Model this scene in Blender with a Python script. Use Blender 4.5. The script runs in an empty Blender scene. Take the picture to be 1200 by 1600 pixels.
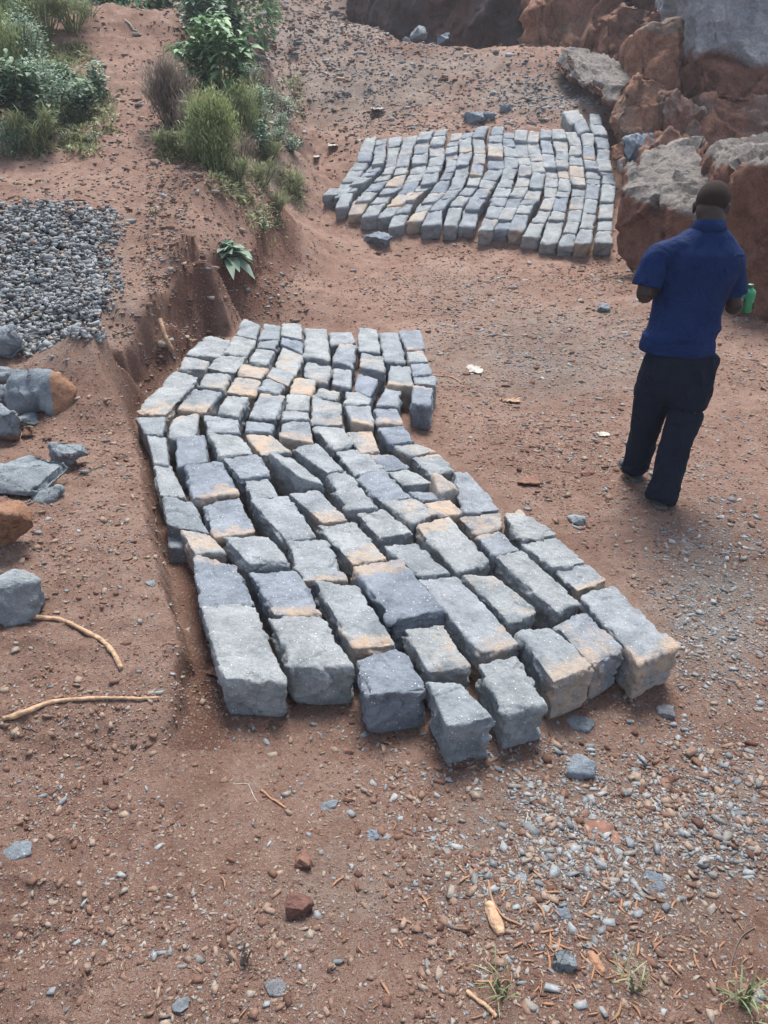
import bpy, bmesh, math
import numpy as np
from mathutils import Vector, Matrix
R = math.radians
rng = np.random.default_rng(7)
sc = bpy.context.scene
C = sc.collection
# ------------------------------------------------------------------ camera, sky, sun, exposure
CAM_H, PITCH, FPX = 2.2, R(30), 1200.0
cam_d = bpy.data.cameras.new('camera'); cam = bpy.data.objects.new('camera', cam_d); C.objects.link(cam)
cam.location = (0, 0, CAM_H); cam.rotation_euler = (R(90) - PITCH, 0, 0)
cam_d.sensor_fit = 'VERTICAL'; cam_d.sensor_height = 24.0; cam_d.lens = 24.0 * FPX / 1600.0
cam_d.clip_start = 0.05; cam_d.clip_end = 400
sc.camera = cam
SUN_EL, SUN_AZ = R(62), R(8)            # azimuth measured from +Y towards +X
world = bpy.data.worlds.new('World'); sc.world = world; world.use_nodes = True
wn = world.node_tree; bg = wn.nodes['Background']; sky = wn.nodes.new('ShaderNodeTexSky')
sky.sky_type = 'NISHITA'; sky.sun_disc = False; sky.sun_elevation = SUN_EL; sky.sun_rotation = SUN_AZ
sky.air_density = 1.0; sky.dust_density = 4.0; sky.ozone_density = 1.0; sky.altitude = 1500
hs = wn.nodes.new('ShaderNodeHueSaturation'); hs.inputs['Saturation'].default_value = .55   # thin overcast: the blue is washed out
wn.links.new(sky.outputs[0], hs.inputs['Color']); wn.links.new(hs.outputs[0], bg.inputs[0]); bg.inputs[1].default_value = 0.09
sun_d = bpy.data.lights.new('sun', 'SUN'); sun = bpy.data.objects.new('sun', sun_d); C.objects.link(sun)
sun_d.energy = 2.0; sun_d.angle = R(24); sun_d.color = (1.0, 0.95, 0.88)
sv = Vector((math.sin(SUN_AZ) * math.cos(SUN_EL), math.cos(SUN_AZ) * math.cos(SUN_EL), math.sin(SUN_EL)))
sun.rotation_euler = sv.to_track_quat('Z', 'Y').to_euler(); sun.location = (0, 0, 20)
sc.view_settings.view_transform = 'Standard'; sc.view_settings.look = 'None'
sc.view_settings.exposure = 1.86; sc.view_settings.gamma = 1.0
sc.render.engine = 'CYCLES'
sc.render.resolution_x, sc.render.resolution_y = 768, 1024
# ------------------------------------------------------------------ helpers: noise
def _h(i, j, k, s):
    n = (i * 73856093) ^ (j * 19349663) ^ (k * 83492791) ^ (s * 2654435761)
    n = (n ^ (n >> 13)) * 1274126177
    n = n & 0x7fffffff
    n = ((n ^ (n >> 15)) * 2246822519) & 0x7fffffff
    return (n / 0x3fffffff) - 1.0
def vnoise(p, s=0):                        # smooth value noise, p (N,3), about -1..1
    f = np.floor(p).astype(np.int64); t = p - f; t = t * t * t * (t * (t * 6 - 15) + 10)
    i, j, k = f[:, 0], f[:, 1], f[:, 2]; o = 0
    for a in (0, 1):
        wa = t[:, 0] if a else 1 - t[:, 0]
        for b in (0, 1):
            wb = t[:, 1] if b else 1 - t[:, 1]
            for c in (0, 1):
                wc = t[:, 2] if c else 1 - t[:, 2]
                o = o + wa * wb * wc * _h(i + a, j + b, k + c, s)
    return o
def fbm(p, freq, octv=4, s=0, gain=.5, ridge=False):
    p = np.asarray(p, float); o = np.zeros(len(p)); a = 1.0; n = 0
    for q in range(octv):
        v = vnoise(p * freq + 17.3 * q, s + q)
        if ridge: v = 1 - 2 * np.abs(v)
        o += a * v; n += a; a *= gain; freq *= 2.03
    return o / n
def facets(p, freq, s=0, tilt=1.0):
    """broken stone: every cell of a jittered lattice is a tilted plane"""
    q = np.asarray(p, float) * freq; f = np.floor(q).astype(np.int64); best = np.full(len(q), 1e9); val = np.zeros(len(q))
    for a in (-1, 0, 1):
        for b in (-1, 0, 1):
            for c in (-1, 0, 1):
                i, j, k = f[:, 0] + a, f[:, 1] + b, f[:, 2] + c
                ctr = np.stack([i + .5 + .45 * _h(i, j, k, s + 1), j + .5 + .45 * _h(i, j, k, s + 2), k + .5 + .45 * _h(i, j, k, s + 3)], 1)
                r = q - ctr; d = (r * r).sum(1); m = d < best
                v = _h(i, j, k, s + 4) * .5 + tilt * (r[:, 0] * _h(i, j, k, s + 5) + r[:, 1] * _h(i, j, k, s + 6) + r[:, 2] * _h(i, j, k, s + 7))
                best = np.where(m, d, best); val = np.where(m, v, val)
    return np.clip(val, -1, 1)
def sstep(a, b, x):
    t = np.clip((x - a) / (b - a), 0, 1); return t * t * (3 - 2 * t)
# ------------------------------------------------------------------ helpers: pixels of the photograph (1200x1600) to places
cp, sp_ = math.cos(PITCH), math.sin(PITCH)
def ray(px, py):
    a = (px - 600) / FPX; b = (800 - py) / FPX
    return np.array([a, cp + b * sp_, -sp_ + b * cp])
def at_z(px, py, z):
    d = ray(px, py); return np.array([0, 0, CAM_H]) + d * ((z - CAM_H) / d[2])
def at_c(px, py, zc): return np.array([0, 0, CAM_H]) + ray(px, py) * zc
def at_y(px, py, y):
    d = ray(px, py); return np.array([0, 0, CAM_H]) + d * (y / d[1])
def to_px(P):
    P = np.asarray(P, float); q = P - np.array([0, 0, CAM_H])
    zc = q[:, 1] * cp - q[:, 2] * sp_; yc = q[:, 1] * sp_ + q[:, 2] * cp
    zs = np.where(zc > .05, zc, .05)
    return 600 + FPX * q[:, 0] / zs, 800 - FPX * yc / zs, zc
# ------------------------------------------------------------------ the lie of the land
CT = []
for px, py, z in [(600,1590,.10),(1190,1590,.08),(20,1590,.08),(300,1400,.06),(900,1400,.07),(600,1250,.01),(300,1220,.02),(60,1250,.08),
                  (1150,1250,-.02),(1190,1000,-.02),(900,1150,0),(620,1100,0),(400,1000,0),(620,950,0),(850,950,0),(500,800,0),(330,800,0),
                  (350,650,0),(500,650,0),(650,750,0),(300,600,0),(420,540,0),(335,545,0),(295,572,0),(385,505,0),(250,620,0),(550,530,0),(660,560,0),(900,720,0),(1150,700,0),(800,560,0),
                  (1000,550,0),(1190,560,.0),(700,450,0),(900,440,.0),(1080,450,.05),(560,440,.02),(480,460,.05),
                  (60,1000,.05),(150,850,.05),(40,800,.08),(200,700,.04),(60,650,.1),
                  (470,420,.08)]:
    CT.append(at_z(px, py, z))
def plane_pt(px, py, zc): return at_c(px, py, zc)
FA, FB, FC = at_c(950, 375, 10.7), at_c(540, 325, 11.2), at_c(760, 205, 12.8)
FN = np.cross(FB - FA, FC - FA); FN /= np.linalg.norm(FN); FN *= np.sign(FN[2])
def on_far(px, py, lift=0.0):
    o = np.array([0, 0, CAM_H]); d = ray(px, py); return o + d * (np.dot(FA + FN * lift - o, FN) / np.dot(d, FN))
for px, py in [(530,340),(620,370),(750,385),(900,410),(960,420),(560,230),(700,210),(850,200),(950,190),(640,300),(800,300),(930,300),(520,280)]:
    CT.append(on_far(px, py, -.19))
_nz = len(CT)
for px, py, zc in [(450,260,13.2),(450,180,14.2),(440,120,15.6),(450,30,20),(400,0,24),(560,150,15),(560,50,18.5),(620,68,18),(700,86,17),
                   (790,86,16.4),(880,82,15.8),(700,150,14.8),(820,140,14.5),(900,150,14.4),(960,170,13.6),(480,330,11.3),(490,370,10.3),
                   (330,440,7.1),(280,500,6.26),(150,480,6.3),(20,460,6.47),(60,560,5.5),(180,572,5.5),(250,400,7.15),(100,400,7.1),(100,340,7.5),(-60,340,7.5),(330,370,7.75),(250,310,8.0),(150,260,8.7),(20,250,8.9),(200,200,9.5),(200,140,10.5),(310,270,8.6),(300,200,9.5),(360,210,9.7),(340,290,8.3),
                   (380,350,8.35),(425,395,8.9),(200,80,11.5),(130,26,12.5),(230,22,12.6),(310,30,12.6),(310,110,11.1),(370,130,11.3),(390,60,13.2),(20,130,10.7),(20,50,12.0),(-80,130,10.7),(415,230,11.2),(430,310,10.3),(385,290,9.0)]:
    CT.append(at_c(px, py, zc))
EDGE_PX = [(262,1230,0),(272,1130,.07),(286,1050,.13),(288,980,.17),(272,900,.20),(258,830,.20),(243,760,.20),(228,690,.21),(205,640,.22),(178,612,.24),(166,582,.25),
           (198,578,.26),(250,546,.27),(288,512,.28),(320,482,.30),(355,462,.30),(395,455,.24),(425,425,.10),(450,390,.0)]
EDGE = np.array([at_z(a, b, h * .5)[:2] for a, b, h in EDGE_PX]); EH = np.array([h for a, b, h in EDGE_PX])
def seg_dist(xy, L, V):
    """signed distance to a polyline (left side +) and the value carried along it"""
    best = np.full(len(xy), 1e9); sg = np.zeros(len(xy)); val = np.zeros(len(xy))
    for i in range(len(L) - 1):
        a, b = L[i], L[i + 1]; d = b - a; t = np.clip(((xy - a) @ d) / (d @ d), 0, 1)
        q = xy - (a + t[:, None] * d); r = np.hypot(q[:, 0], q[:, 1])
        cr = d[0] * q[:, 1] - d[1] * q[:, 0]
        m = r < best - 1e-9
        best[m] = r[m]; sg[m] = np.sign(cr[m]); val[m] = V[i] + (V[i + 1] - V[i]) * t[m]
    return best * sg, val
_ring = np.vstack([EDGE, [[-1.6, 14], [-3, 40], [-60, 40], [-60, -12], [-1.5, -12]]])
def in_ring(xy, Q):
    r = np.zeros(len(xy), bool); j = len(Q) - 1
    for i in range(len(Q)):
        c = ((Q[i, 1] > xy[:, 1]) != (Q[j, 1] > xy[:, 1])) & (xy[:, 0] < (Q[j, 0] - Q[i, 0]) * (xy[:, 1] - Q[i, 1]) / (Q[j, 1] - Q[i, 1] + 1e-12) + Q[i, 0]); r ^= c; j = i
    return r
def edge_dist(xy):
    d, v0 = seg_dist(xy, EDGE, EH); w = 1 / (((xy[:, None, :] - EDGE[None]) ** 2).sum(-1) + .02) ** 1.5; v = (w * EH).sum(1) / w.sum(1) * sstep(0, .08, v0)
    return np.where(in_ring(xy, _ring), np.abs(d), -np.abs(d)), v
def bank(xy, j=0):
    sd, hv = edge_dist(xy); return hv * sstep(-.025, .03, sd + j) * (1 - sstep(.5, 5, sd)), sd, hv
_c = np.array(CT); _bz = bank(_c[:, :2])[0]
for _i in range(_nz, len(CT)): CT[_i][2] -= _bz[_i]
CT += [np.array(p, float) for p in [(1.8,22.3,.6),(.3,24,1.2),(3.6,20.6,.9),(-3,15.5,2.5),(-5.5,15,2.7),(-8,13,2.4),(-4,18,2.9),(-9,20,4),(-3,24,4.0),
      (-6,35,6.5),(3,35,6.5),(-22,30,7),(14,33,7),(9,20,3.5),(11,12,1.0),(8,9,.3),(5.2,6,.1),(4.2,11.5,.3),(5.5,12.8,.5),(3.6,13.6,.9),(5,15,.7),(6.5,14,.6),(4.5,3,.05),(3,0,.1),(-3,0,.12),(-4,3,.3),(-6,6,.8),(0,-1.5,.15),
      (30,30,7),(25,5,1.5),(-25,5,2),(0,70,12),(-60,60,12),(60,60,12),(60,0,4),(-60,0,4),(20,-8,0),(-20,-8,.5),(-60,-20,1),(60,-20,1)]]
CT = np.array(CT)
def _ker(a, b): return -np.sqrt(((a[:, None, :2] - b[None, :, :2]) ** 2).sum(-1) + .12)
_K = _ker(CT, CT) - np.eye(len(CT)) * .015
_n = len(CT); _A = np.zeros((_n + 1, _n + 1)); _A[:_n, :_n] = _K; _A[:_n, _n] = 1; _A[_n, :_n] = 1
_W = np.linalg.solve(_A, np.append(CT[:, 2], 0))
LOW = np.array([at_z(a, b, .03)[:2] for a, b in [(800,1215),(985,1290),(1060,1390),(1120,1480),(1200,1580),(1300,1700)]]); LV = np.array([0,.05,.07,.08,.08,.08])
def HB(xy):
    o = np.empty(len(xy))
    for i in range(0, len(xy), 60000):
        o[i:i + 60000] = _ker(xy[i:i + 60000], CT) @ _W[:_n] + _W[_n]
    return o
BED1 = np.array([at_z(a, b, .1)[:2] for a, b in [(296,1000),(330,1080),(440,1085),(560,1080),(700,1150),(850,1110),(1000,1045),(1050,1000),(940,880),(790,780),(690,700),(655,640),(690,610),(668,510),(560,505),(380,490),(365,512),(325,515),(285,548),(206,640),(236,740),(258,850)]])
BED2 = np.array([on_far(a, b)[:2] for a, b in [(500,318),(530,345),(620,368),(760,375),(960,398),(968,290),(950,172),(915,165),(872,168),(868,196),(745,192),(600,203),(556,214)]])
def bed_gap(xy, Q):
    d, _ = seg_dist(xy, np.vstack([Q, Q[:1]]), np.zeros(len(Q) + 1)); return np.where(in_ring(xy, Q), 0, np.abs(d))
def H(xy, fine=True):
    xy = np.atleast_2d(np.asarray(xy, float)); z = HB(xy)
    p3 = np.column_stack([xy, np.zeros(len(xy))])
    n1 = fbm(p3, 2.2, 4, 3); n2 = fbm(p3, 9, 4, 8)
    sd, hv = edge_dist(xy)
    dd = sd + .07 * n1 + .045 * n2
    z = z + bank(xy, dd - sd)[0] + .05 * np.exp(-((sd + .12) / .1) ** 2) * hv * (n2 + .3)
    sd2, lv = seg_dist(xy, LOW, LV); rg = np.vstack([LOW, [[8, -1], [8, 8], [.5, 8]]]); sd2 = np.where(in_ring(xy, rg), np.abs(sd2), -np.abs(sd2))
    z = z - lv * sstep(-.06, .04, sd2 + .03 * n1) * sstep(1.3, .2, sd2)
    dist = np.hypot(xy[:, 0], xy[:, 1])
    rgh = .35 + .65 * np.clip(sstep(.0, .5, sd) + sstep(6, 11, dist), 0, 1)
    z = z + .012 * n1 * sstep(0, 6, dist) + .014 * n1 + rgh * (.030 * fbm(p3, 3.1, 4, 31, ridge=True) + .016 * fbm(p3, 8, 3, 33, ridge=True)) + sstep(.4, 2.5, sd) * .06 * fbm(p3, 1.3, 3, 35, ridge=True)
    far = sstep(8, 16, dist)
    z = z + far * (.10 * fbm(p3, .9, 4, 21) + .05 * fbm(p3, 2.6, 3, 23, ridge=True))
    if fine: z = z + .0065 * n2 + .0045 * fbm(p3, 30, 3, 5) * (1 + far * 3) + (.004 + .010 * rgh * sstep(.15, .5, fbm(p3, 4, 2, 37))) * np.maximum(0, facets(p3, 22, 41))
    near = (np.abs(xy[:, 0]) < 3.5) & (xy[:, 1] < 9); far_ = (xy[:, 1] > 9) & (xy[:, 1] < 17) & (np.abs(xy[:, 0] - 1.5) < 4)
    if near.any(): z[near] = np.minimum(z[near], .02 + .012 * n1[near] + 3.5 * np.maximum(0, bed_gap(xy[near], BED1) - .01 + .02 * n2[near]))
    if far_.any():
        pz = FA[2] - (FN[0] * (xy[far_, 0] - FA[0]) + FN[1] * (xy[far_, 1] - FA[1])) / FN[2]
        z[far_] = np.minimum(z[far_], pz - .17 + 1.5 * np.maximum(0, bed_gap(xy[far_], BED2) - .05 + .03 * n2[far_]))
    return z
def hit(px, py, lift=0.0):
    o = np.array([0, 0, CAM_H]); d = ray(px, py); ts = np.concatenate([np.arange(.8, 6, .02), np.arange(6, 40, .05)])
    P = o + d * ts[:, None]; g = P[:, 2] - H(P[:, :2], False) - lift
    k = np.argmax(g < 0)
    if g[k] >= 0: k = len(ts) - 1
    return P[k]
# ------------------------------------------------------------------ helpers: objects
def mesh(name, V, F, mat, loc=(0, 0, 0), smooth=False, attrs=None, parent=None, label=None, cat=None, group=None, kind=None):
    V = np.asarray(V, np.float32); me = bpy.data.meshes.new(name)
    if isinstance(F, np.ndarray):
        nf, k = F.shape
        me.vertices.add(len(V)); me.vertices.foreach_set('co', V.ravel())
        me.loops.add(nf * k); me.loops.foreach_set('vertex_index', F.astype(np.int32).ravel())
        me.polygons.add(nf); me.polygons.foreach_set('loop_start', np.arange(0, nf * k, k, dtype=np.int32))
        me.update(calc_edges=True)
    else:
        me.from_pydata(V.tolist(), [], F)
    if attrs:
        for an, av in attrs.items():
            av = np.asarray(av, np.float32)
            dom = 'FACE' if len(av) == len(me.polygons) else 'POINT'
            a = me.attributes.new(an, 'FLOAT', dom); a.data.foreach_set('value', av)
    if smooth: me.polygons.foreach_set('use_smooth', np.ones(len(me.polygons), bool))
    me.materials.append(mat); me.update()
    o = bpy.data.objects.new(name, me); C.objects.link(o); o.location = loc
    if parent: o.parent = parent
    return tag(o, label, cat, group, kind)
def tag(o, label=None, cat=None, group=None, kind=None):
    for k, v in (('label', label), ('category', cat), ('group', group), ('kind', kind)):
        if v: o[k] = v
    return o
def empty(name, loc, label, cat, group=None):
    o = bpy.data.objects.new(name, None); C.objects.link(o); o.location = loc; o.empty_display_size = .1
    return tag(o, label, cat, group)
# ------------------------------------------------------------------ materials
def M(name):
    m = bpy.data.materials.new(name); m.use_nodes = True; nt = m.node_tree; b = nt.nodes['Principled BSDF']
    b.inputs['Roughness'].default_value = .9; b.inputs['Specular IOR Level'].default_value = .25
    return m, nt, b
def nd(nt, t, **kw):
    n = nt.nodes.new(t)
    for k, v in kw.items():
        if k.startswith('i_'): n.inputs[k[2:].replace('_', ' ')].default_value = v
        else: setattr(n, k, v)
    return n
def noise(nt, vec, scale, detail=5, rough=.55, dist=0):
    n = nd(nt, 'ShaderNodeTexNoise'); n.inputs['Scale'].default_value = scale; n.inputs['Detail'].default_value = detail
    n.inputs['Roughness'].default_value = rough; n.inputs['Distortion'].default_value = dist
    if vec: nt.links.new(vec, n.inputs['Vector'])
    return n.outputs['Fac']
def voro(nt, vec, scale, feat='F1'):
    n = nd(nt, 'ShaderNodeTexVoronoi'); n.feature = feat; n.inputs['Scale'].default_value = scale
    if vec: nt.links.new(vec, n.inputs['Vector'])
    return n
def ramp(nt, fac, stops, interp='LINEAR'):
    n = nd(nt, 'ShaderNodeValToRGB'); e = n.color_ramp; e.interpolation = interp
    while len(e.elements) < len(stops): e.elements.new(.5)
    for el, (p, c) in zip(e.elements, stops):
        el.position = p; el.color = (c, c, c, 1) if not hasattr(c, '__len__') else (*c, 1)
    nt.links.new(fac, n.inputs[0]); return n.outputs[0]
def mix(nt, fac, a, b, mode='MIX'):
    n = nd(nt, 'ShaderNodeMix', data_type='RGBA', blend_type=mode)
    for sock, v in ((n.inputs[0], fac), (n.inputs[6], a), (n.inputs[7], b)):
        if hasattr(v, 'links'): nt.links.new(v, sock)
        elif hasattr(v, '__len__'): sock.default_value = (*v, 1)
        else: sock.default_value = v
    return n.outputs[2]
def math_(nt, op, a, b=0.0, clamp=False):
    n = nd(nt, 'ShaderNodeMath', operation=op); n.use_clamp = clamp
    for s, v in ((n.inputs[0], a), (n.inputs[1], b)):
        if hasattr(v, 'links'): nt.links.new(v, s)
        else: s.default_value = v
    return n.outputs[0]
def bump(nt, h, strength, dist, prev=None):
    n = nd(nt, 'ShaderNodeBump'); n.inputs['Strength'].default_value = strength; n.inputs['Distance'].default_value = dist
    nt.links.new(h, n.inputs['Height'])
    if prev: nt.links.new(prev, n.inputs['Normal'])
    return n.outputs[0]
def attr(nt, name): return nd(nt, 'ShaderNodeAttribute', attribute_name=name).outputs['Fac']
def rock_mat(name, dark, light, tan=(.40,.25,.15), rust=(.17,.065,.035), speck=.5, sc_=1.0, stain=.0, rustlo=.47):
    """grey basalt; attribute 'tan' brings in the weathered skin"""
    m, nt, b = M(name); tc = nd(nt, 'ShaderNodeTexCoord').outputs['Object']; oi = nd(nt, 'ShaderNodeObjectInfo').outputs['Random']
    add = nd(nt, 'ShaderNodeVectorMath', operation='ADD'); nt.links.new(tc, add.inputs[0])
    cx = nd(nt, 'ShaderNodeCombineXYZ'); nt.links.new(math_(nt, 'MULTIPLY', oi, 37.0), cx.inputs[0]); nt.links.new(cx.outputs[0], add.inputs[1])
    v = add.outputs[0]
    big = noise(nt, v, 7 * sc_, 6, .62, .4); fine = noise(nt, v, 70 * sc_, 5, .7); vf = noise(nt, v, 260 * sc_, 3, .7)
    mixf = math_(nt, 'ADD', math_(nt, 'MULTIPLY', big, .55), math_(nt, 'ADD', math_(nt, 'MULTIPLY', fine, .3), math_(nt, 'MULTIPLY', vf, .15)))
    col = ramp(nt, mixf, [(.36, dark), (.62, light)])
    tone = ramp(nt, oi, [(0, (.78, .82, .9)), (.35, (1.0, 1.0, 1.0)), (.65, (1.12, 1.1, 1.04)), (1, (.9, .92, .93))])
    col = mix(nt, 1.0, col, tone, 'MULTIPLY')
    vo = voro(nt, v, 130 * sc_); pits = ramp(nt, vo.outputs['Distance'], [(.10, .55), (.28, 1.0)])
    col = mix(nt, .55, col, pits, 'MULTIPLY')
    vs = voro(nt, v, 85 * sc_); csep = nd(nt, 'ShaderNodeSeparateColor'); nt.links.new(vs.outputs['Color'], csep.inputs[0])
    sp1 = math_(nt, 'MULTIPLY', math_(nt, 'GREATER_THAN', csep.outputs[0], .86), math_(nt, 'LESS_THAN', vs.outputs['Distance'], .22))
    col = mix(nt, math_(nt, 'MULTIPLY', sp1, speck), col, (.62, .66, .70))
    ta = attr(nt, 'tan'); tn = noise(nt, v, 16 * sc_, 5, .65)
    tf = ramp(nt, math_(nt, 'ADD', math_(nt, 'ADD', ta, stain), math_(nt, 'MULTIPLY', math_(nt, 'SUBTRACT', tn, .5), .9)), [(.28, 0.0), (.72, 1.0)])
    tcol = mix(nt, ramp(nt, noise(nt, v, 24 * sc_, 5, .7), [(rustlo, 0.0), (rustlo + .19, 1.0)]), tan, rust)
    tcol = mix(nt, .6, tcol, ramp(nt, vf, [(.3, .6), (.7, 1.3)]), 'MULTIPLY')
    col = mix(nt, tf, col, tcol)
    if sc_ < .5: col = mix(nt, .7, col, ramp(nt, noise(nt, v, 22, 8, .75, .5), [(.32, .45), (.5, .95), (.68, 1.35)]), 'MULTIPLY')
    nt.links.new(col, b.inputs['Base Color'])
    bn = bump(nt, noise(nt, v, 38 * sc_, 8, .75), 1.0, .016 / sc_); bn = bump(nt, vo.outputs['Distance'], .35, .004 / sc_, bn)
    if sc_ < .5: bn = bump(nt, noise(nt, v, 40, 8, .75, .3), .9, .02, bn)
    nt.links.new(bn, b.inputs['Normal']); return m
def plain(name, col, rough=.8, var=.25, scale=30, bmp=.0, spec=.25, bscale=None):
    m, nt, b = M(name); v = nd(nt, 'ShaderNodeTexCoord').outputs['Object']
    n = noise(nt, v, scale, 4, .6)
    c = ramp(nt, n, [(.3, tuple(x * (1 - var) for x in col)), (.7, tuple(min(1, x * (1 + var)) for x in col))])
    nt.links.new(c, b.inputs['Base Color']); b.inputs['Roughness'].default_value = rough; b.inputs['Specular IOR Level'].default_value = spec
    if bmp: nt.links.new(bump(nt, noise(nt, v, bscale or scale * 2, 5, .6), bmp, .01), b.inputs['Normal'])
    return m
def soil_mat():
    m, nt, b = M('red_soil'); g = nd(nt, 'ShaderNodeNewGeometry').outputs['Position']
    big = noise(nt, g, 1.1, 6, .6, .5); mid = noise(nt, g, 7, 6, .65); fin = noise(nt, g, 60, 5, .7); vf = noise(nt, g, 240, 3, .7)
    f = math_(nt, 'ADD', math_(nt, 'MULTIPLY', big, .4), math_(nt, 'ADD', math_(nt, 'MULTIPLY', mid, .35), math_(nt, 'MULTIPLY', fin, .25)))
    red = ramp(nt, f, [(.34, (.135,.072,.053)), (.5, (.235,.146,.114)), (.66, (.345,.245,.200))])
    grey = ramp(nt, f, [(.34, (.125,.098,.084)), (.5, (.20,.162,.140)), (.66, (.30,.255,.222))])
    gm = ramp(nt, math_(nt, 'ADD', attr(nt, 'dust'), math_(nt, 'MULTIPLY', math_(nt, 'SUBTRACT', mid, .5), .9)), [(.2, 0.0), (.8, 1.0)])
    col = mix(nt, gm, red, grey)
    dark_soil = ramp(nt, math_(nt, 'ADD', attr(nt, 'dark_soil'), math_(nt, 'MULTIPLY', math_(nt, 'SUBTRACT', mid, .5), .5)), [(.3, 0.0), (.8, 1.0)])  # mask that blends the soil towards a darker brown
    col = mix(nt, math_(nt, 'MULTIPLY', dark_soil, .8), col, (.095, .042, .030))
    for s_, th, amt in ((55, .55, .55), (130, .45, .6), (300, .5, .5)):        # crumbs and grains of stone in the earth
        vo = voro(nt, g, s_); cs = nd(nt, 'ShaderNodeSeparateColor'); nt.links.new(vo.outputs['Color'], cs.inputs[0])
        mk = math_(nt, 'MULTIPLY', math_(nt, 'GREATER_THAN', cs.outputs[0], th), math_(nt, 'LESS_THAN', vo.outputs['Distance'], .36))
        gc = ramp(nt, cs.outputs[1], [(0, (.10,.045,.03)), (.35, (.26,.145,.10)), (.7, (.25,.215,.18)), (1, (.36,.30,.24))])
        col = mix(nt, math_(nt, 'MULTIPLY', mk, amt), col, gc)
    col = mix(nt, .6, col, ramp(nt, vf, [(.3, .7), (.7, 1.25)]), 'MULTIPLY')
    nt.links.new(col, b.inputs['Base Color'])
    bn = bump(nt, mid, .5, .05); bn = bump(nt, fin, .9, .016, bn); bn = bump(nt, vf, .7, .004, bn)
    nt.links.new(bn, b.inputs['Normal']); b.inputs['Specular IOR Level'].default_value = .1; return m
def pebble_mat():
    m, nt, b = M('loose_gravel'); g = nd(nt, 'ShaderNodeNewGeometry').outputs['Position']
    r = attr(nt, 'rnd')
    col = ramp(nt, r, [(0, (.085,.045,.034)), (.14, (.15,.085,.062)), (.3, (.20,.13,.098)), (.45, (.26,.195,.15)), (.56, (.23,.205,.18)), (.66, (.13,.138,.145)), (.8, (.185,.20,.212)), (.92, (.28,.29,.29)), (1, (.05,.055,.062))])
    col = mix(nt, .8, col, ramp(nt, noise(nt, g, 110, 5, .7), [(.3, .6), (.7, 1.3)]), 'MULTIPLY')
    nt.links.new(col, b.inputs['Base Color']); nt.links.new(bump(nt, noise(nt, g, 180, 5, .7), .5, .004), b.inputs['Normal'])
    b.inputs['Specular IOR Level'].default_value = .15; return m
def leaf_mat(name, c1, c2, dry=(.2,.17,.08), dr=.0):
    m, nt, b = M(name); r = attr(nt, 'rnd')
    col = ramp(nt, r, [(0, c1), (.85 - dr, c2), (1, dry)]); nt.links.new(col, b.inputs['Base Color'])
    b.inputs['Roughness'].default_value = .6; b.inputs['Specular IOR Level'].default_value = .3
    tr = nd(nt, 'ShaderNodeBsdfTranslucent'); nt.links.new(col, tr.inputs[0]); mx = nd(nt, 'ShaderNodeMixShader'); mx.inputs[0].default_value = .25
    nt.links.new(b.outputs[0], mx.inputs[1]); nt.links.new(tr.outputs[0], mx.inputs[2])
    nt.links.new(mx.outputs[0], nt.nodes['Material Output'].inputs[0]); return m
MAT = dict(
    soil=soil_mat(), pebble=pebble_mat(),
    block=rock_mat('blue_grey_basalt', (.132,.149,.166), (.315,.340,.362), tan=(.43,.33,.245), rust=(.22,.12,.08), speck=.9, rustlo=.56),
    boulder=rock_mat('weathered_boulder', (.125,.115,.112), (.30,.275,.255), tan=(.215,.108,.074), rust=(.12,.053,.038), speck=.15, sc_=.22),
    orange=rock_mat('orange_boulder', (.16,.12,.10), (.30,.22,.17), tan=(.33,.175,.115), rust=(.17,.08,.055), speck=.1, sc_=.22),
    pale=rock_mat('pale_boulder', (.20,.205,.225), (.35,.355,.385), tan=(.17,.08,.055), rust=(.10,.045,.035), speck=.1, sc_=.18),
    rubble=rock_mat('rubble_stone', (.10,.12,.14), (.25,.285,.32), tan=(.28,.16,.10), speck=.35, sc_=.8),
    cliff=rock_mat('cliff_face', (.065,.048,.045), (.15,.105,.092), tan=(.14,.068,.046), rust=(.055,.025,.02), speck=.0, sc_=.12),
    wood=plain('peeled_wood', (.36,.235,.15), .75, .45, 30, .8), chip=plain('split_wood', (.27,.15,.09), .75, .3, 40, .4),
    brick=plain('red_stone', (.165,.09,.066), .9, .3, 40, .6), clod=plain('purple_clod', (.12,.062,.05), .95, .35, 40, .9),
    paper=plain('white_scrap', (.33,.31,.28), .8, .25, 30), blue=plain('blue_foil', (.05,.13,.42), .35, .3, 60, spec=.6), red=plain('red_foil', (.5,.05,.05), .4, .2, 60),
    leaf=leaf_mat('broad_leaf', (.09,.17,.09), (.25,.40,.21)), pale_leaf=leaf_mat('blue_green_leaf', (.13,.20,.15), (.31,.42,.31)),
    feather=leaf_mat('feathery_leaf', (.10,.15,.07), (.29,.34,.15), (.30,.28,.07), .12), dark_leaf=leaf_mat('dark_leaf', (.07,.12,.08), (.19,.28,.18)),
    dry=leaf_mat('dry_stem', (.13,.10,.085), (.25,.21,.17), (.28,.22,.15)), stem=plain('green_stem', (.12,.13,.06), .7, .2, 30),
    grass=leaf_mat('grass_blade', (.11,.15,.07), (.25,.28,.15), (.34,.30,.16), .2),
    flower=leaf_mat('pale_seed_heads', (.40,.40,.34), (.55,.55,.48), (.5,.45,.35)))
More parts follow.
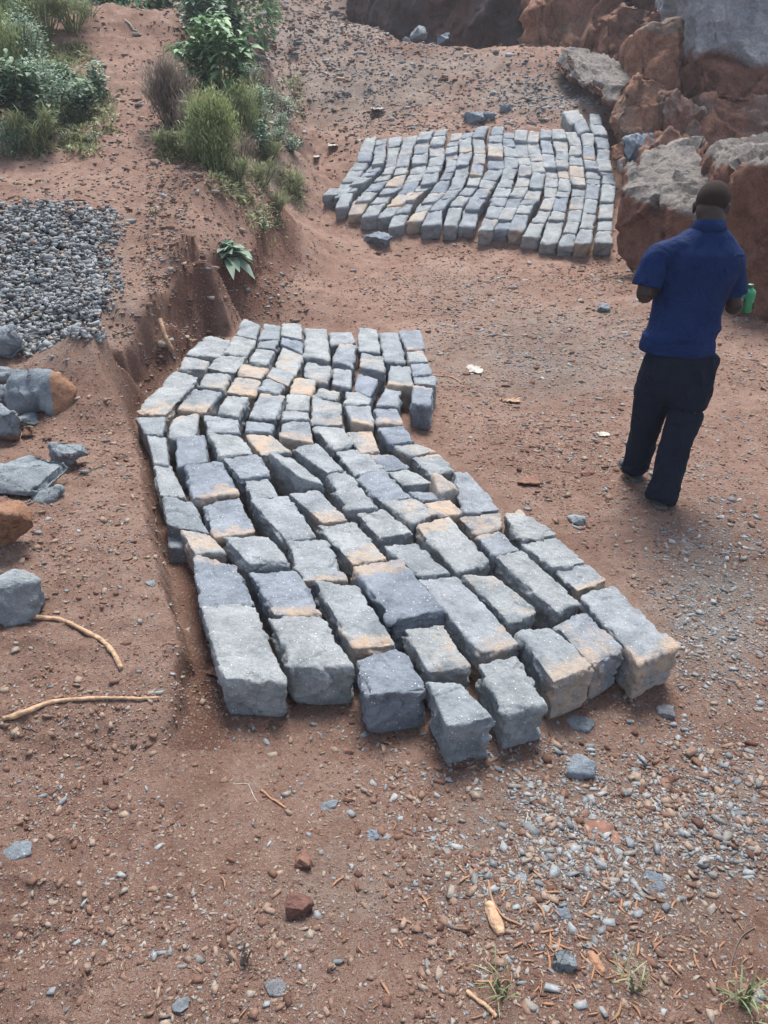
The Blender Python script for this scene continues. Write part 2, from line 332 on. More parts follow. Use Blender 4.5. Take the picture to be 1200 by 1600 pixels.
# ------------------------------------------------------------------ ground
def ground():
    t1 = np.linspace(-12, .75, 46)[:-1]; t2 = np.geomspace(.75, 24, 860)[:-1]; t3 = np.geomspace(24, 120, 60)
    ys = np.concatenate([t1, t2, t3]); nx = 620; u = np.linspace(-1, 1, nx)
    w = 1.1 + .62 * np.clip(ys, 0, 200)
    X = u[None, :] * w[:, None] * (1 + 1.2 * np.abs(u[None, :]) ** 9) + np.sign(u)[None, :] * np.abs(u[None, :]) ** 40 * 40
    Y = np.repeat(ys[:, None], nx, 1)
    xy = np.column_stack([X.ravel(), Y.ravel()]); z = H(xy)
    ny = len(ys); a = (np.arange(ny - 1)[:, None] * nx + np.arange(nx - 1)[None, :]).ravel()
    F = np.column_stack([a, a + 1, a + nx + 1, a + nx])
    P = np.column_stack([xy, z]); px, py, zc = to_px(P)
    n = fbm(P, 1.3, 4, 40); dust = dustmap(px, py, n)
    sd, hv = edge_dist(xy)
    dark_soil = np.where(hv > .02, np.exp(-((sd + .10) / .16) ** 2), 0) * .8 + pxblob(px, py, [(1150,1150,90,50,.6),(400,470,120,60,.5),(440,400,40,70,.6),(980,410,60,40,.4),(650,75,80,30,.7),(480,10,140,34,.5),(760,1130,260,40,.35),(1050,1070,120,40,.4),(180,30,120,30,.2)])  # darker brown along the bank foot and in the listed patches
    mesh('ground', P, F, MAT['soil'], smooth=True, attrs=dict(dust=dust, dark_soil=dark_soil), kind='structure')
def pxblob(px, py, L):
    o = np.zeros(len(px))
    for x, y, rx, ry, a in L: o = np.maximum(o, a * np.exp(-((px - x) / rx) ** 2 - ((py - y) / ry) ** 2))
    return o
def dustmap(px, py, n):
    """where pale stone dust covers the red earth"""
    d = pxblob(px, py, [(850,560,260,90,.75),(720,460,160,60,.5),(560,130,190,75,.95),(840,150,120,40,.9),(480,60,120,80,.8),(900,1350,330,170,.62),(1120,950,110,150,.8),
                        (500,1400,240,160,.35),(80,450,130,120,.9),(700,100,150,30,.8),(200,1300,200,90,.25),(1150,1300,100,120,.8),(420,10,150,50,1.0),(560,30,120,40,1.0),(330,180,60,100,.5),(430,250,50,70,.6)])
    return np.clip(d + .25 * n, 0, 1)
ground()
# ------------------------------------------------------------------ rough hewn blocks
def cube_grid(nu, nv, nw):
    idx = {}; pts = []; F = []
    def g(i, j, k):
        key = (i, j, k)
        if key not in idx: idx[key] = len(pts); pts.append((i / nu, j / nv, k / nw))
        return idx[key]
    for i in range(nu):
        for j in range(nv):
            F.append((g(i, j, nw), g(i+1, j, nw), g(i+1, j+1, nw), g(i, j+1, nw))); F.append((g(i, j, 0), g(i, j+1, 0), g(i+1, j+1, 0), g(i+1, j, 0)))
    for i in range(nu):
        for k in range(nw):
            F.append((g(i, 0, k), g(i+1, 0, k), g(i+1, 0, k+1), g(i, 0, k+1))); F.append((g(i, nv, k), g(i, nv, k+1), g(i+1, nv, k+1), g(i+1, nv, k)))
    for j in range(nv):
        for k in range(nw):
            F.append((g(0, j, k), g(0, j, k+1), g(0, j+1, k+1), g(0, j+1, k))); F.append((g(nu, j, k), g(nu, j+1, k), g(nu, j+1, k+1), g(nu, j, k+1)))
    return np.array(pts), np.array(F)
_cg = {}
def hewn(name, top, bot, res, code, seed, mat, label, cat, group=None, rough=1.0):
    """top, bot: corners back-left, back-right, front-right, front-left"""
    if res not in _cg: _cg[res] = cube_grid(*res)
    U, F = _cg[res]; c = 2 * U - 1
    c8 = np.abs(c) ** 18; e = .035
    cc = c.copy()
    for a, (b1, b2) in enumerate(((1, 2), (0, 2), (0, 1))): cc[:, a] = c[:, a] * (1 - e * .5 * (c8[:, b1] + c8[:, b2]))
    u, v, w = ((cc[:, i] + 1) / 2 for i in range(3))
    def bil(q): return (q[3] * ((1 - u) * (1 - v))[:, None] + q[2] * (u * (1 - v))[:, None] + q[1] * (u * v)[:, None] + q[0] * ((1 - u) * v)[:, None])
    T, B = bil(top), bil(bot); P = B + (T - B) * w[:, None]
    org = bot.mean(0); P = P - org; s3 = P + seed * 3.17
    ax = top[2] - top[3]; L = np.linalg.norm(ax); ax = ax / L; ay = top[0] - top[3]; W = np.linalg.norm(ay); ay = ay / W; az = np.array([0, 0, 1.])
    n = c[:, :1] ** 9 * ax + c[:, 1:2] ** 9 * ay + c[:, 2:] ** 9 * az; n /= np.linalg.norm(n, axis=1)[:, None] + 1e-6
    S = min(L, W, .25) / .22
    srt = np.sort(c8, 1); edge = srt[:, 1] * srt[:, 2]
    top_f = c8[:, 2] * (c[:, 2] > 0)
    e6 = np.sort(np.abs(c) ** 6, 1); edge = e6[:, 1] * e6[:, 2]
    sn = np.array([1, 1, 1.35]) * s3
    d = rough * S * (.007 * fbm(s3, 6 / S, 3, 11) + .019 * facets(sn, 7 / S, 12, .8) * (1 - .65 * top_f) + .010 * facets(sn, 19 / S, 19, .9) * (1 - .65 * top_f) + .004 * fbm(sn, 14 / S, 4, 12, ridge=True) * (1 - .8 * top_f) + .004 * fbm(s3, 48 / S, 3, 13)) * (.35 + .65 * sstep(0, .35, U[:, 2])) + .002
    ch = fbm(s3, 13 / S, 4, 14); edge = edge * sstep(.0, .25, U[:, 2]); chip = np.floor(np.maximum(0, ch + .02) * 7) / 7 * edge * .038 * S * rough
    P = P + n * (d - chip)[:, None]
    tn = fbm(s3, 8, 2, 15) * .25
    if code in 'f': t = sstep(.40, -.02, v + tn) * .62
    elif code == 'k': t = sstep(.6, 1.02, v + tn) * .55
    elif code == 't': t = .50 + tn
    elif code == 'p': t = .30 + tn
    elif code == 'r': t = sstep(.6, .1, v + tn) * .42 + .12
    else: t = np.maximum(0, tn) * .35
    return mesh(name, P, F, mat, loc=org, attrs=dict(tan=t), label=label, cat=cat, group=group)
ORD = ['first','second','third','fourth','fifth','sixth','seventh','eighth','ninth','tenth','eleventh','twelfth','thirteenth','fourteenth','fifteenth','sixteenth','seventeenth','eighteenth','nineteenth']
LOOK = {'g':'grey block','b':'dark grey block','t':'tan weathered block','p':'pale greyish tan block','f':'grey block with tan front edge','k':'grey block with tan back','r':'grey block stained tan in front'}
# near array: columns from the left, each from the front back: (code, TL, TR, BR, BL) of the top face, photograph pixels
NEAR = [
[('g',(316,948),(400,946),(443,1062),(350,1060)),('k',(303,866),(372,884),(397,944),(310,950)),('t',(283,829),(322,832),(352,862),(304,868)),
 ('g',(256,777),(300,782),(325,832),(260,820)),('g',(241,725),(266,728),(290,779),(249,775)),('g',(229,678),(259,682),(263,726),(241,724)),('g',(211,651),(259,652),(253,677),(229,678)),
 ('f',(274,582),(312,588),(258,650),(211,642)),('p',(290,558),(327,563),(320,578),(278,576)),('g',(325,522),(361,533),(342,558),(290,555))],
[('g',(423,966),(505,961),(554,1041),(455,1042)),('f',(390,893),(462,893),(504,959),(430,963)),('g',(348,838),(416,835),(453,880),(390,884)),('f',(317,789),(374,775),(400,834),(335,840)),
 ('f',(290,727),(344,721),(371,770),(302,778)),('g',(275,682),(320,680),(325,722),(277,728)),('k',(270,652),(310,644),(305,683),(262,685)),('r',(302,608),(344,611),(322,644),(279,638)),
 ('p',(322,580),(358,587),(350,609),(309,601)),('g',(348,554),(384,558),(365,582),(323,575)),('g',(366,524),(400,532),(385,557),(350,552)),('g',(380,496),(406,506),(400,530),(368,523))],
[('g',(554,1029),(630,1012),(671,1077),(575,1088)),('f',(491,907),(556,915),(622,1009),(550,1014)),('f',(450,848),(507,842),(543,905),(472,908)),('g',(391,781),(450,775),(493,838),(447,846)),
 ('g',(383,750),(419,748),(436,774),(394,780)),('g',(347,714),(401,709),(423,741),(375,747)),('g',(325,679),(373,678),(400,708),(345,713)),('g',(318,648),(371,650),(373,677),(325,677)),
 ('g',(356,618),(389,621),(371,651),(338,645)),('t',(371,586),(408,595),(398,617),(354,612)),('t',(379,569),(417,573),(409,592),(371,585)),('b',(401,545),(430,549),(417,571),(388,564)),
 ('g',(405,532),(437,531),(430,547),(402,543)),('g',(412,505),(438,508),(436,530),(405,531))],
[('g',(669,1068),(722,1067),(771,1122),(701,1136)),('p',(632,984),(693,978),(737,1040),(671,1052)),('k',(553,886),(628,872),(692,952),(614,974)),('r',(494,818),(550,816),(607,872),(553,884)),
 ('r',(452,770),(494,765),(543,812),(505,816)),('g',(419,706),(456,705),(507,747),(470,746)),('t',(384,678),(424,680),(455,706),(407,710)),('g',(385,657),(427,662),(424,676),(384,672)),
 ('k',(407,612),(446,620),(430,654),(389,650)),('b',(415,590),(446,602),(435,616),(403,608)),('r',(425,574),(460,586),(450,604),(417,589)),('p',(444,538),(474,555),(462,587),(428,573)),
 ('g',(440,527),(473,534),(471,550),(439,538)),('g',(440,507),(471,505),(474,531),(440,525))],
[('g',(748,1036),(806,1027),(853,1100),(790,1114)),('f',(652,905),(712,898),(814,1008),(752,1022)),('g',(599,853),(649,848),(704,897),(655,902)),('b',(557,803),(598,797),(650,830),(592,842)),
 ('b',(511,740),(540,733),(592,795),(541,795)),('g',(457,700),(495,692),(536,732),(511,740)),('r',(441,660),(483,657),(489,690),(437,682)),('g',(442,641),(482,644),(483,656),(440,658)),
 ('g',(449,615),(485,618),(482,640),(447,638)),('t',(461,590),(496,591),(486,617),(451,614)),('p',(478,565),(519,571),(512,600),(473,588)),('g',(477,514),(511,515),(516,562),(475,556))],
[('r',(808,988),(860,978),(926,1042),(865,1066)),('p',(722,899),(773,898),(839,956),(798,975)),('k',(648,820),(700,808),(767,880),(715,896)),('p',(598,785),(645,780),(683,802),(645,818)),
 ('g',(556,745),(598,732),(641,778),(595,784)),('g',(525,706),(570,700),(600,733),(555,744)),('g',(490,668),(535,669),(556,693),(523,705)),('p',(489,618),(532,631),(536,664),(485,664)),
 ('p',(499,606),(532,611),(524,626),(491,617)),('g',(521,575),(550,578),(547,607),(519,601)),('k',(530,537),(556,541),(552,572),(518,563)),('b',(516,518),(550,519),(554,536),(517,538))],
[('p',(866,978),(912,955),(974,1015),(928,1042)),('g',(772,869),(813,860),(909,944),(870,958)),('k',(745,837),(780,831),(812,859),(771,868)),
 ('t',(662,787),(703,780),(725,802),(690,808)),('g',(638,769),(676,768),(695,779),(658,783)),('g',(602,737),(641,735),(675,755),(632,758)),('k',(577,711),(612,709),(640,733),(603,736)),
 ('t',(541,675),(581,676),(592,706),(563,708)),('f',(538,634),(579,635),(584,664),(551,660)),('g',(540,610),(579,616),(577,633),(537,632)),('g',(560,582),(591,592),(579,620),(553,609)),
 ('p',(565,551),(600,557),(601,582),(562,574)),('b',(560,511),(589,514),(595,553),(560,548))],
[('f',(908,932),(958,915),(1059,1008),(1000,1036)),('f',(863,889),(916,879),(949,904),(903,923)),('g',(815,848),(870,838),(915,878),(862,888)),('k',(787,803),(812,794),(871,836),(816,846)),
 ('t',(715,808),(783,800),(786,822),(745,836)),('g',(708,735),(730,735),(783,797),(725,803)),('k',(641,712),(686,709),(712,733),(674,742)),('p',(612,696),(650,690),(681,706),(640,712)),
 ('g',(591,667),(630,668),(647,690),(609,695)),('r',(584,638),(620,640),(630,662),(590,662)),('g',(603,606),(626,609),(622,637),(588,634)),('f',(610,571),(641,573),(645,604),(606,602)),
 ('g',(592,519),(622,518),(634,568),(602,565))],
[('k',(646,602),(677,604),(673,632),(642,628)),('g',(646,588),(680,588),(681,601),(646,600)),('g',(641,568),(670,566),(675,585),(645,586)),('p',(635,550),(660,546),(670,565),(638,566)),
 ('f',(622,516),(657,516),(665,544),(636,547))]]
GN = 'grey stone blocks laid in columns in the near paving'
sd_ = 0
for ci, col in enumerate(NEAR):
    for bi, (code, *q) in enumerate(col):
        sd_ += 1; tz = .190 + rng.uniform(-.012, .018)
        if ci == 3 and bi == 5: tz = .24
        top = np.array([at_z(x, y, tz) for x, y in q]); ctr = top.mean(0)
        if ci == 3 and bi == 5: top[1, 2] -= .05; top[2, 2] -= .04
        top = ctr + (top - ctr) * 1.0
        top[:, 2] += rng.uniform(-.008, .008, 4)
        bot = ctr + (top - ctr) * rng.uniform(.89, .96); bot[:, 2] = H([ctr[:2]])[0] - .012
        size = np.abs(np.ptp(np.array(q, float), axis=0)).max()
        r = 34 if size > 75 else (24 if size > 50 else 15)
        lab = f"{LOOK[code]}, {ORD[bi]} from front in {ORD[ci]} column from left, near paving"
        hewn('stone_block', top, bot, (r, int(r * 1.3), int(r * .9)), code, sd_, MAT['block'], lab, 'stone block', GN)
top = np.array([at_z(x, y, .11) for x, y in ((262,838),(290,838),(296,856),(264,856))]); bot = top.copy(); bot[:, 2] = 0
hewn('stone_block', top, bot, (10, 10, 8), 'b', 999, MAT['block'], 'small dark sunken block wedged in the trench against the red bank', 'stone block', GN)
# tilted tan wedge standing on the right edge of the near array
top = np.array([at_z(676,738,.27), at_z(690,742,.24), at_z(716,762,.22), at_z(686,772,.22)]); bot = top.copy(); bot[:, 2] = .0; bot = bot.mean(0) + (bot - bot.mean(0)) * 1.5
hewn('stone_wedge', top, bot, (9, 9, 9), 't', 77, MAT['block'], 'pointed tan and brown stone wedge tilted up at right edge of near paving', 'stone')
# ------------------------------------------------------------------ far array
FAR = [
('', [], ),
('b', [(504,528,305),(515,535,294)]),
('bggggg', [(521,541,309),(533,556,285),(545,568,267),(557,579,252),(560,583,236),(570,588,213)]) ,
('bpgbggbgb', [(523,543,325),(533,552,302),(546,566,288),(560,582,276),(570,592,268),(580,599,256),(584,602,247),(585,603,239),(586,603,226),(588,605,217)]),
('tpgpppgg', [(543,566,335),(553,577,314),(568,592,299),(582,606,284),(595,612,272),(603,619,261),(605,621,246),(606,625,229),(607,629,213)]),
('bggtggpg', [(564,590,339),(578,602,319),(592,614,304),(600,630,292),(615,634,273),(619,638,261),(621,641,246),(627,645,231),(631,653,213)]),
('ktgpggpg', [(588,612,340),(603,628,322),(620,646,303),(631,656,285),(640,664,272),(643,667,256),(646,669,240),(650,671,219),(656,679,204)]),
('ggtggggpgb', [(607,630,354),(614,639,334),(624,646,315),(638,663,299),(656,681,288),(662,685,270),(668,692,260),(671,695,244),(671,694,226),(676,696,212),(680,700,203)]),
('tbkggpgpggp', [(635,660,347),(646,669,331),(657,681,316),(671,697,301),(687,703,281),(693,709,270),(697,713,259),(698,716,250),(695,714,239),(697,716,229),(703,721,218),(705,722,208)]),
('ggggggfp', [(658,689,354),(669,692,329),(684,708,310),(699,722,296),(710,732,275),(712,732,259),(718,738,238),(717,736,216),(724,743,206)]),
('gpggfpfg', [(692,714,353),(702,723,323),(716,735,306),(729,747,291),(734,753,274),(738,757,257),(741,759,241),(738,756,214),(745,764,197)]),
('ggpgggtpgg', [(715,743,354),(726,748,327),(736,760,309),(748,768,294),(752,776,282),(763,788,264),(762,786,246),(762,786,231),(762,784,222),(766,786,210),(769,788,198)]),
('pggggggbgg', [(747,770,360),(757,779,341),(764,788,322),(768,794,309),(776,800,294),(783,802,279),(788,809,263),(788,811,246),(786,806,230),(786,804,217),(787,806,208)]),
('gpggpppgg', [(770,796,360),(777,801,344),(786,808,325),(796,817,308),(804,826,292),(810,830,274),(812,831,258),(806,828,246),(804,823,220),(806,825,202)]),
('fggpgpppp', [(794,819,362),(805,826,334),(810,834,320),(817,842,312),(826,847,295),(832,852,270),(829,849,252),(826,847,242),(824,841,222),(827,843,205)]),
('kgpppgggg', [(815,843,371),(829,851,349),(842,862,328),(850,868,309),(851,871,293),(853,872,278),(849,869,262),(847,866,240),(844,862,215),(845,863,202)]),
('gpgpgtpgpg', [(843,872,381),(856,881,345),(863,884,332),(866,888,308),(872,892,298),(873,892,279),(870,889,262),(868,888,250),(869,888,238),(863,886,217),(863,882,202)]),
('gggrgptgpg', [(872,896,384),(880,900,364),(886,906,347),(889,910,328),(893,913,308),(895,916,289),(891,914,276),(889,912,259),(889,909,242),(891,909,229),(883,905,205)]),
('fggggggfg', [(897,923,381),(906,927,358),(911,931,333),(914,935,311),(917,938,288),(917,938,280),(916,937,264),(912,931,249),(911,928,228),(908,930,208)]),
('ggpggpgpgggp', [(931,958,380),(934,956,361),(935,957,342),(938,959,317),(941,963,288),(941,961,273),(935,957,268),(932,953,250),(934,953,233),(928,951,212),(922,941,194),(921,939,177)])]
GF = 'grey stone blocks laid in columns in the far paving'
FAR = [f for f in FAR if f[1]]
for ci, (codes, bd) in enumerate(FAR):
    for bi in range(len(bd) - 1):
        sd_ += 1; (l0, r0, y0), (l1, r1, y1) = bd[bi], bd[bi + 1]
        code = codes[bi] if bi < len(codes) else 'g'
        tl = 1.2 if ci < 9 else -.5; lf = rng.uniform(-.03, .03)
        s = math.sqrt((l0 - l1) ** 2 + (y0 - y1) ** 2)
        q = [(l1, y1 + tl), (r1, y1 - tl), (r0, y0 - tl), (l0, y0 + tl)]
        top = np.array([on_far(x, y, lf) for x, y in q]); ctr = top.mean(0); top = ctr + (top - ctr) * .99
        top += FN * rng.uniform(-.014, .014, 4)[:, None]
        bot = ctr + (top - ctr) * rng.uniform(.86, .96) - FN * (.20 + lf); bot[:, 2] -= .02
        lab = f"{LOOK[code]}, {ORD[bi]} from front in {ORD[ci]} column from left, far paving"
        hewn('stone_block', top, bot, (9, 10, 8), code, sd_, MAT['block'], lab, 'stone block', GF, 1.15)
for q, lab in (([(896,190),(914,186),(922,203),(905,209)], 'grey block set askew behind the far paving, beside its last column'), ([(879,175),(904,171),(914,187),(893,195)], 'topmost askew grey block behind the far paving near the boulders')):
    sd_ += 1; top = np.array([on_far(x, y, .02) for x, y in q]); bot = top - FN * .21
    hewn('stone_block', top, bot, (8, 8, 8), 'g', sd_, MAT['block'], lab, 'stone block', GF)
# ------------------------------------------------------------------ rocks as displaced hulls
def hull_rock(name, pts, mat, label, cat='boulder', group=None, vox=None, amp=.05, freq=1.6, tan=None, seed=0, smooth=False, parent=None, ridge=.25):
    pts = np.asarray(pts, float); org = pts.mean(0); org[2] = pts[:, 2].min()
    bm = bmesh.new(); vs = [bm.verts.new(p - org) for p in pts]
    r = bmesh.ops.convex_hull(bm, input=vs)
    bmesh.ops.delete(bm, geom=[v for v in bm.verts if not v.link_faces], context='VERTS')
    ext = np.ptp(pts, axis=0).max(); vox = vox or ext / 40
    bmesh.ops.bevel(bm, geom=list(bm.edges), offset=ext * .012, segments=1, affect='EDGES', clamp_overlap=True)
    bmesh.ops.triangulate(bm, faces=bm.faces[:])
    for it in range(9):
        L = [e for e in bm.edges if e.calc_length() > vox * 1.6]
        if not L: break
        bmesh.ops.subdivide_edges(bm, edges=L, cuts=1, use_grid_fill=False); bmesh.ops.triangulate(bm, faces=bm.faces[:])
    bm.normal_update()
    P = np.array([v.co[:] for v in bm.verts]); N = np.array([v.normal[:] for v in bm.verts])
    F = np.array([[v.index for v in f.verts] for f in bm.faces]); 
    bm.verts.index_update(); F = np.array([[v.index for v in f.verts] for f in bm.faces]); bm.free()
    s3 = P + seed * 5.31 + 40
    low = fbm(s3, freq / 2, 2, seed + 9)
    # broken planes: cellular steps along a tilted bedding
    d = amp * (.4 * fbm(s3, freq, 4, seed) + ridge * fbm(s3, freq * 1.7, 4, seed + 1, ridge=True) + .22 * fbm(s3, freq * 6, 3, seed + 2))
    d = d + amp * (1.7 * facets(s3, freq * .8, seed + 20) + .6 * facets(s3, freq * 2.2, seed + 30) + .25 * facets(s3, freq * 7, seed + 40))
    dq = np.floor((low + fbm(s3, freq * 2.5, 2, seed + 5) * .25) * 4) / 4 * amp * .9
    P = P + N * (d + dq)[:, None]
    hgt = P[:, 2] / max(1e-6, np.ptp(P[:, 2]))
    nn = fbm(s3, freq * 1.5, 3, seed + 3)
    if tan is None: t = .3 + .5 * nn
    elif callable(tan): t = tan(P, N, hgt, nn)
    else: t = tan + .4 * nn
    return mesh(name, P, F, mat, loc=org, attrs=dict(tan=np.clip(t, 0, 1)), label=label, cat=cat, group=group, parent=parent)
def outline(L, zc, thick, back=None, shrink=.85, mid=None):
    """front outline seen at distance zc and the same, a little smaller, thick metres behind"""
    L = [(*p, zc) if len(p) == 2 else p for p in L]
    A = np.array([at_c(*p) for p in L]); c = A.mean(0)
    B = c + (A - c) * shrink + np.array([0, thick * .95, thick * -.12])
    out = [A, B]
    if mid: out.append(np.array([at_c(*p) for p in mid]))
    return np.vstack(out)
up_grey = lambda a=.55, b=.2: (lambda P, N, h, n: np.clip(.95 - 1.5 * sstep(.12, .62, N[:, 2] + .35 * n), 0, 1) * 1.0 + .1 * n)
GB = 'boulders heaped on the right of the quarry floor'
# R6 the big one behind the person
P6a = [at_y(*p) for p in [(972,300,9.9),(985,264,10.4),(1012,238,11.0),(1062,224,11.2),(1112,232,10.6),(1135,290,9.2),(1112,352,8.8),(1045,364,9.2),(980,350,9.75),(970,398,9.75),(992,424,9.55),(1085,460,8.6),(1120,470,8.5)]]
P6b = [at_y(*p) for p in [(1104,230,10.4),(1200,226,9.9),(1330,232,9.4),(1124,292,8.5),(1160,258,8.0),(1195,246,7.7),(1300,262,7.3),(1440,300,6.9),(1108,350,8.6),
      (1100,464,8.4),(1130,482,8.1),(1200,506,7.55),(1360,560,6.9),(1500,520,7.2)]] + [np.array(p) for p in [(5.4,12.2,.2),(7.4,11.2,.2),(5.5,11.6,1.2)]]
gt = lambda P, N, h, n: np.clip(1.0 - .95 * sstep(.30, .62, N[:, 2] + .3 * n), .0, 1)
big = hull_rock('boulder', P6a, MAT['boulder'], 'huge boulder with grey top and rusty sides directly behind the person', group=GB, vox=.04, amp=.06, freq=1.6, seed=3, ridge=.6, tan=gt)
oth = hull_rock('half', P6b, MAT['boulder'], '', group=None, vox=.05, amp=.085, freq=1.3, seed=5, ridge=.6, tan=gt)
bm = bmesh.new(); bm.from_mesh(oth.data); bmesh.ops.translate(bm, verts=bm.verts[:], vec=oth.location - big.location); bm.from_mesh(big.data); bm.to_mesh(big.data); bm.free(); bpy.data.objects.remove(oth)
hull_rock('boulder', outline([(1095,150),(1145,168),(1210,150),(1330,150),(1340,270),(1200,270),(1090,262)], 11.9, 1.6), MAT['boulder'], 'dark purplish brown rock band between huge boulder and pale overhanging boulder', group=GB, vox=.07, amp=.08, seed=6, tan=.75)
hull_rock('boulder', outline([(1086,-70),(1210,-90),(1390,-60),(1400,130),(1260,150),(1200,146),(1145,162),(1100,150),(1087,95)], 11.9, 2.2, shrink=.9), MAT['pale'], 'enormous pale grey boulder with rusty underside, top right corner', group=GB, vox=.06, amp=.09, freq=1.2, seed=8,
          tan=lambda P, N, h, n: sstep(.40, .26, h + .10 * n) * .95)
hull_rock('boulder', outline([(1000,50),(1020,40),(1060,38),(1084,50),(1088,110),(1090,160),(1050,150),(1002,118)], 12.7, 1.3), MAT['orange'], 'upright brown boulder with thin grey cap left of enormous pale boulder', group=GB, vox=.06, amp=.06, seed=11,
          tan=lambda P, N, h, n: np.clip(1.0 - sstep(.74, .82, h + .06 * n), 0, 1) * .9)
hull_rock('boulder', outline([(1002,112),(1040,130),(1046,150),(1036,190),(1030,245),(985,232),(962,190),(975,160),(990,128)], 12.1, .9), MAT['orange'], 'bright orange tan boulder leaning beside the last far paving column', group=GB, vox=.05, amp=.07, freq=2, seed=14, tan=.62)
hull_rock('boulder', outline([(1040,142),(1070,150),(1094,165),(1122,215),(1112,275),(1062,265),(1036,220),(1034,165)], 11.9, 1.1), MAT['boulder'], 'brown boulder with grey chipped crest above the huge boulder', group=GB, vox=.05, amp=.07, freq=2, seed=16, tan=.6)
hull_rock('boulder', outline([(1048,200),(1064,212),(1078,240),(1062,262),(1024,268),(1008,262),(1012,232)], 11.2, .7), MAT['orange'], 'small orange brown boulder sitting against left shoulder of huge boulder', group=GB, vox=.04, amp=.05, freq=2.4, seed=19, tan=.7)
hull_rock('boulder', outline([(948,25),(965,10),(1000,12),(1050,18),(1052,60),(1030,104),(975,105),(950,92)], 15, 1.6), MAT['boulder'], 'dark brown squared rock face behind the grey capped boulder', group=GB, vox=.08, amp=.1, seed=22, tan=.85)
hull_rock('boulder', outline([(1046,-5),(1092,-8),(1094,52),(1050,38),(1044,14)], 13.8, 1.3), MAT['boulder'], 'rusty rock with pale top edge wedged beside the enormous pale boulder', group=GB, vox=.07, amp=.07, seed=24, tan=lambda P, N, h, n: np.clip(1 - sstep(.7, .85, h), 0, 1) * .8)
hull_rock('rock_slab', [at_c(*p) for p in [(880,78,14.7),(912,78,15.2),(945,90,15.0),(992,122,13.5),(985,136,13.1),(950,142,13.0),(912,124,13.6),(892,100,14.4),(868,96,14.8),(872,110,14.6),(915,140,13.4),(955,165,12.9),(988,160,13.2)]], MAT['boulder'],
          'sloping grey rock slab left of the boulders, brown along its broken edge', 'rock slab', vox=.05, amp=.05, freq=2, seed=27, tan=lambda P, N, h, n: np.clip(.9 - 1.3 * sstep(.2, .6, N[:, 2] + .3 * n), 0, 1))
hull_rock('stone', outline([(978,215),(1000,206),(1022,208),(1018,232),(1000,262),(985,255),(975,235)], 11.7, .4), MAT['rubble'], 'blue grey angular stone fallen between far paving and the boulders', 'stone', vox=.03, amp=.03, freq=4, seed=30, tan=.1)
hull_rock('stone', outline([(957,228),(972,222),(980,235),(972,250),(958,248)], 11.7, .2), MAT['orange'], 'orange brown stone beside the right column of far paving', 'stone', vox=.02, amp=.02, freq=5, seed=31, tan=.7)
hull_rock('stone', outline([(966,250),(976,246),(978,262),(970,270)], 11.5, .15), MAT['rubble'], 'small cream stone leaning under the orange brown stone', 'stone', vox=.02, amp=.01, freq=5, seed=32, tan=.5)
# reddish outcrop and the cliff behind
hull_rock('rock_outcrop', outline([(838,-40),(960,-60),(985,20),(955,45),(950,88),(905,92),(862,88),(835,84),(850,40)], 16.2, 2.0), MAT['orange'], 'large reddish brown rock outcrop right of the dark hollow', 'rock outcrop', vox=.09, amp=.22, freq=.9, seed=35, tan=.7, ridge=.9)
def cliff():
    path = np.array([(-.9,26.5),(.6,24.6),(2.2,23.2),(4.2,20.6),(6.2,18.3),(8.5,15.6),(12,14)]); n = 260; m = 130
    t = np.linspace(0, len(path) - 1, n); X = np.interp(t, range(len(path)), path[:, 0]); Y = np.interp(t, range(len(path)), path[:, 1])
    k = np.linspace(0, 1, m); Z = -.4 + 6.8 * k
    PX = np.repeat(X[:, None], m, 1); PY = np.repeat(Y[:, None], m, 1) + (k[None, :] ** 1.3) * 1.6 ; PZ = np.repeat(Z[None, :], n, 0)
    P = np.column_stack([PX.ravel(), PY.ravel(), PZ.ravel()])
    dd = .75 * fbm(P, .45, 4, 50, ridge=True) + .35 * fbm(P, 1.5, 4, 51) + .12 * fbm(P, 5, 3, 52); st = np.floor(fbm(P, .8, 3, 55) * 5) / 5 * .5
    edge = np.repeat((sstep(1, .8, k))[None, :], n, 0).ravel()
    P[:, 1] -= (dd + st) * (.3 + .7 * edge); P[:, 0] -= (dd + st) * .4
    a = (np.arange(n - 1)[:, None] * m + np.arange(m - 1)[None, :]).ravel(); F = np.column_stack([a, a + m, a + m + 1, a + 1])
    # run the top back into the hillside so the wall has depth
    nv = len(P); topi = np.arange(n) * m + m - 1; back = P[topi].copy(); back[:, 1] += 9; back[:, 2] += .5
    P = np.vstack([P, back]); F = np.vstack([F, np.column_stack([topi[:-1], topi[1:], nv + np.arange(1, n), nv + np.arange(n - 1)])])
    mesh('cliff', P, F, MAT['cliff'], attrs=dict(tan=np.clip(.35 + .7 * fbm(P, .5, 3, 60), 0, 1)), kind='structure')
cliff()
for px, py, w in ((640,70,26),(672,76,22),(655,52,30),(690,60,30)):
    b = at_c(px, py, 18.6); s = w / FPX * 18.6
    th = np.random.default_rng(px); pts = b + (th.random((14, 3)) - .5) * np.array([s, s, s * .7])
    hull_rock('stone', pts, MAT['rubble'], {640:'blue grey stone lying at the left end of dark hollow',672:'blue grey stone lowest in the dark hollow',655:'broad stone highest in the dark hollow',690:'blue grey stone at right in the dark hollow'}[px], 'stone', vox=.04, amp=.03, freq=3, seed=px, tan=.1)
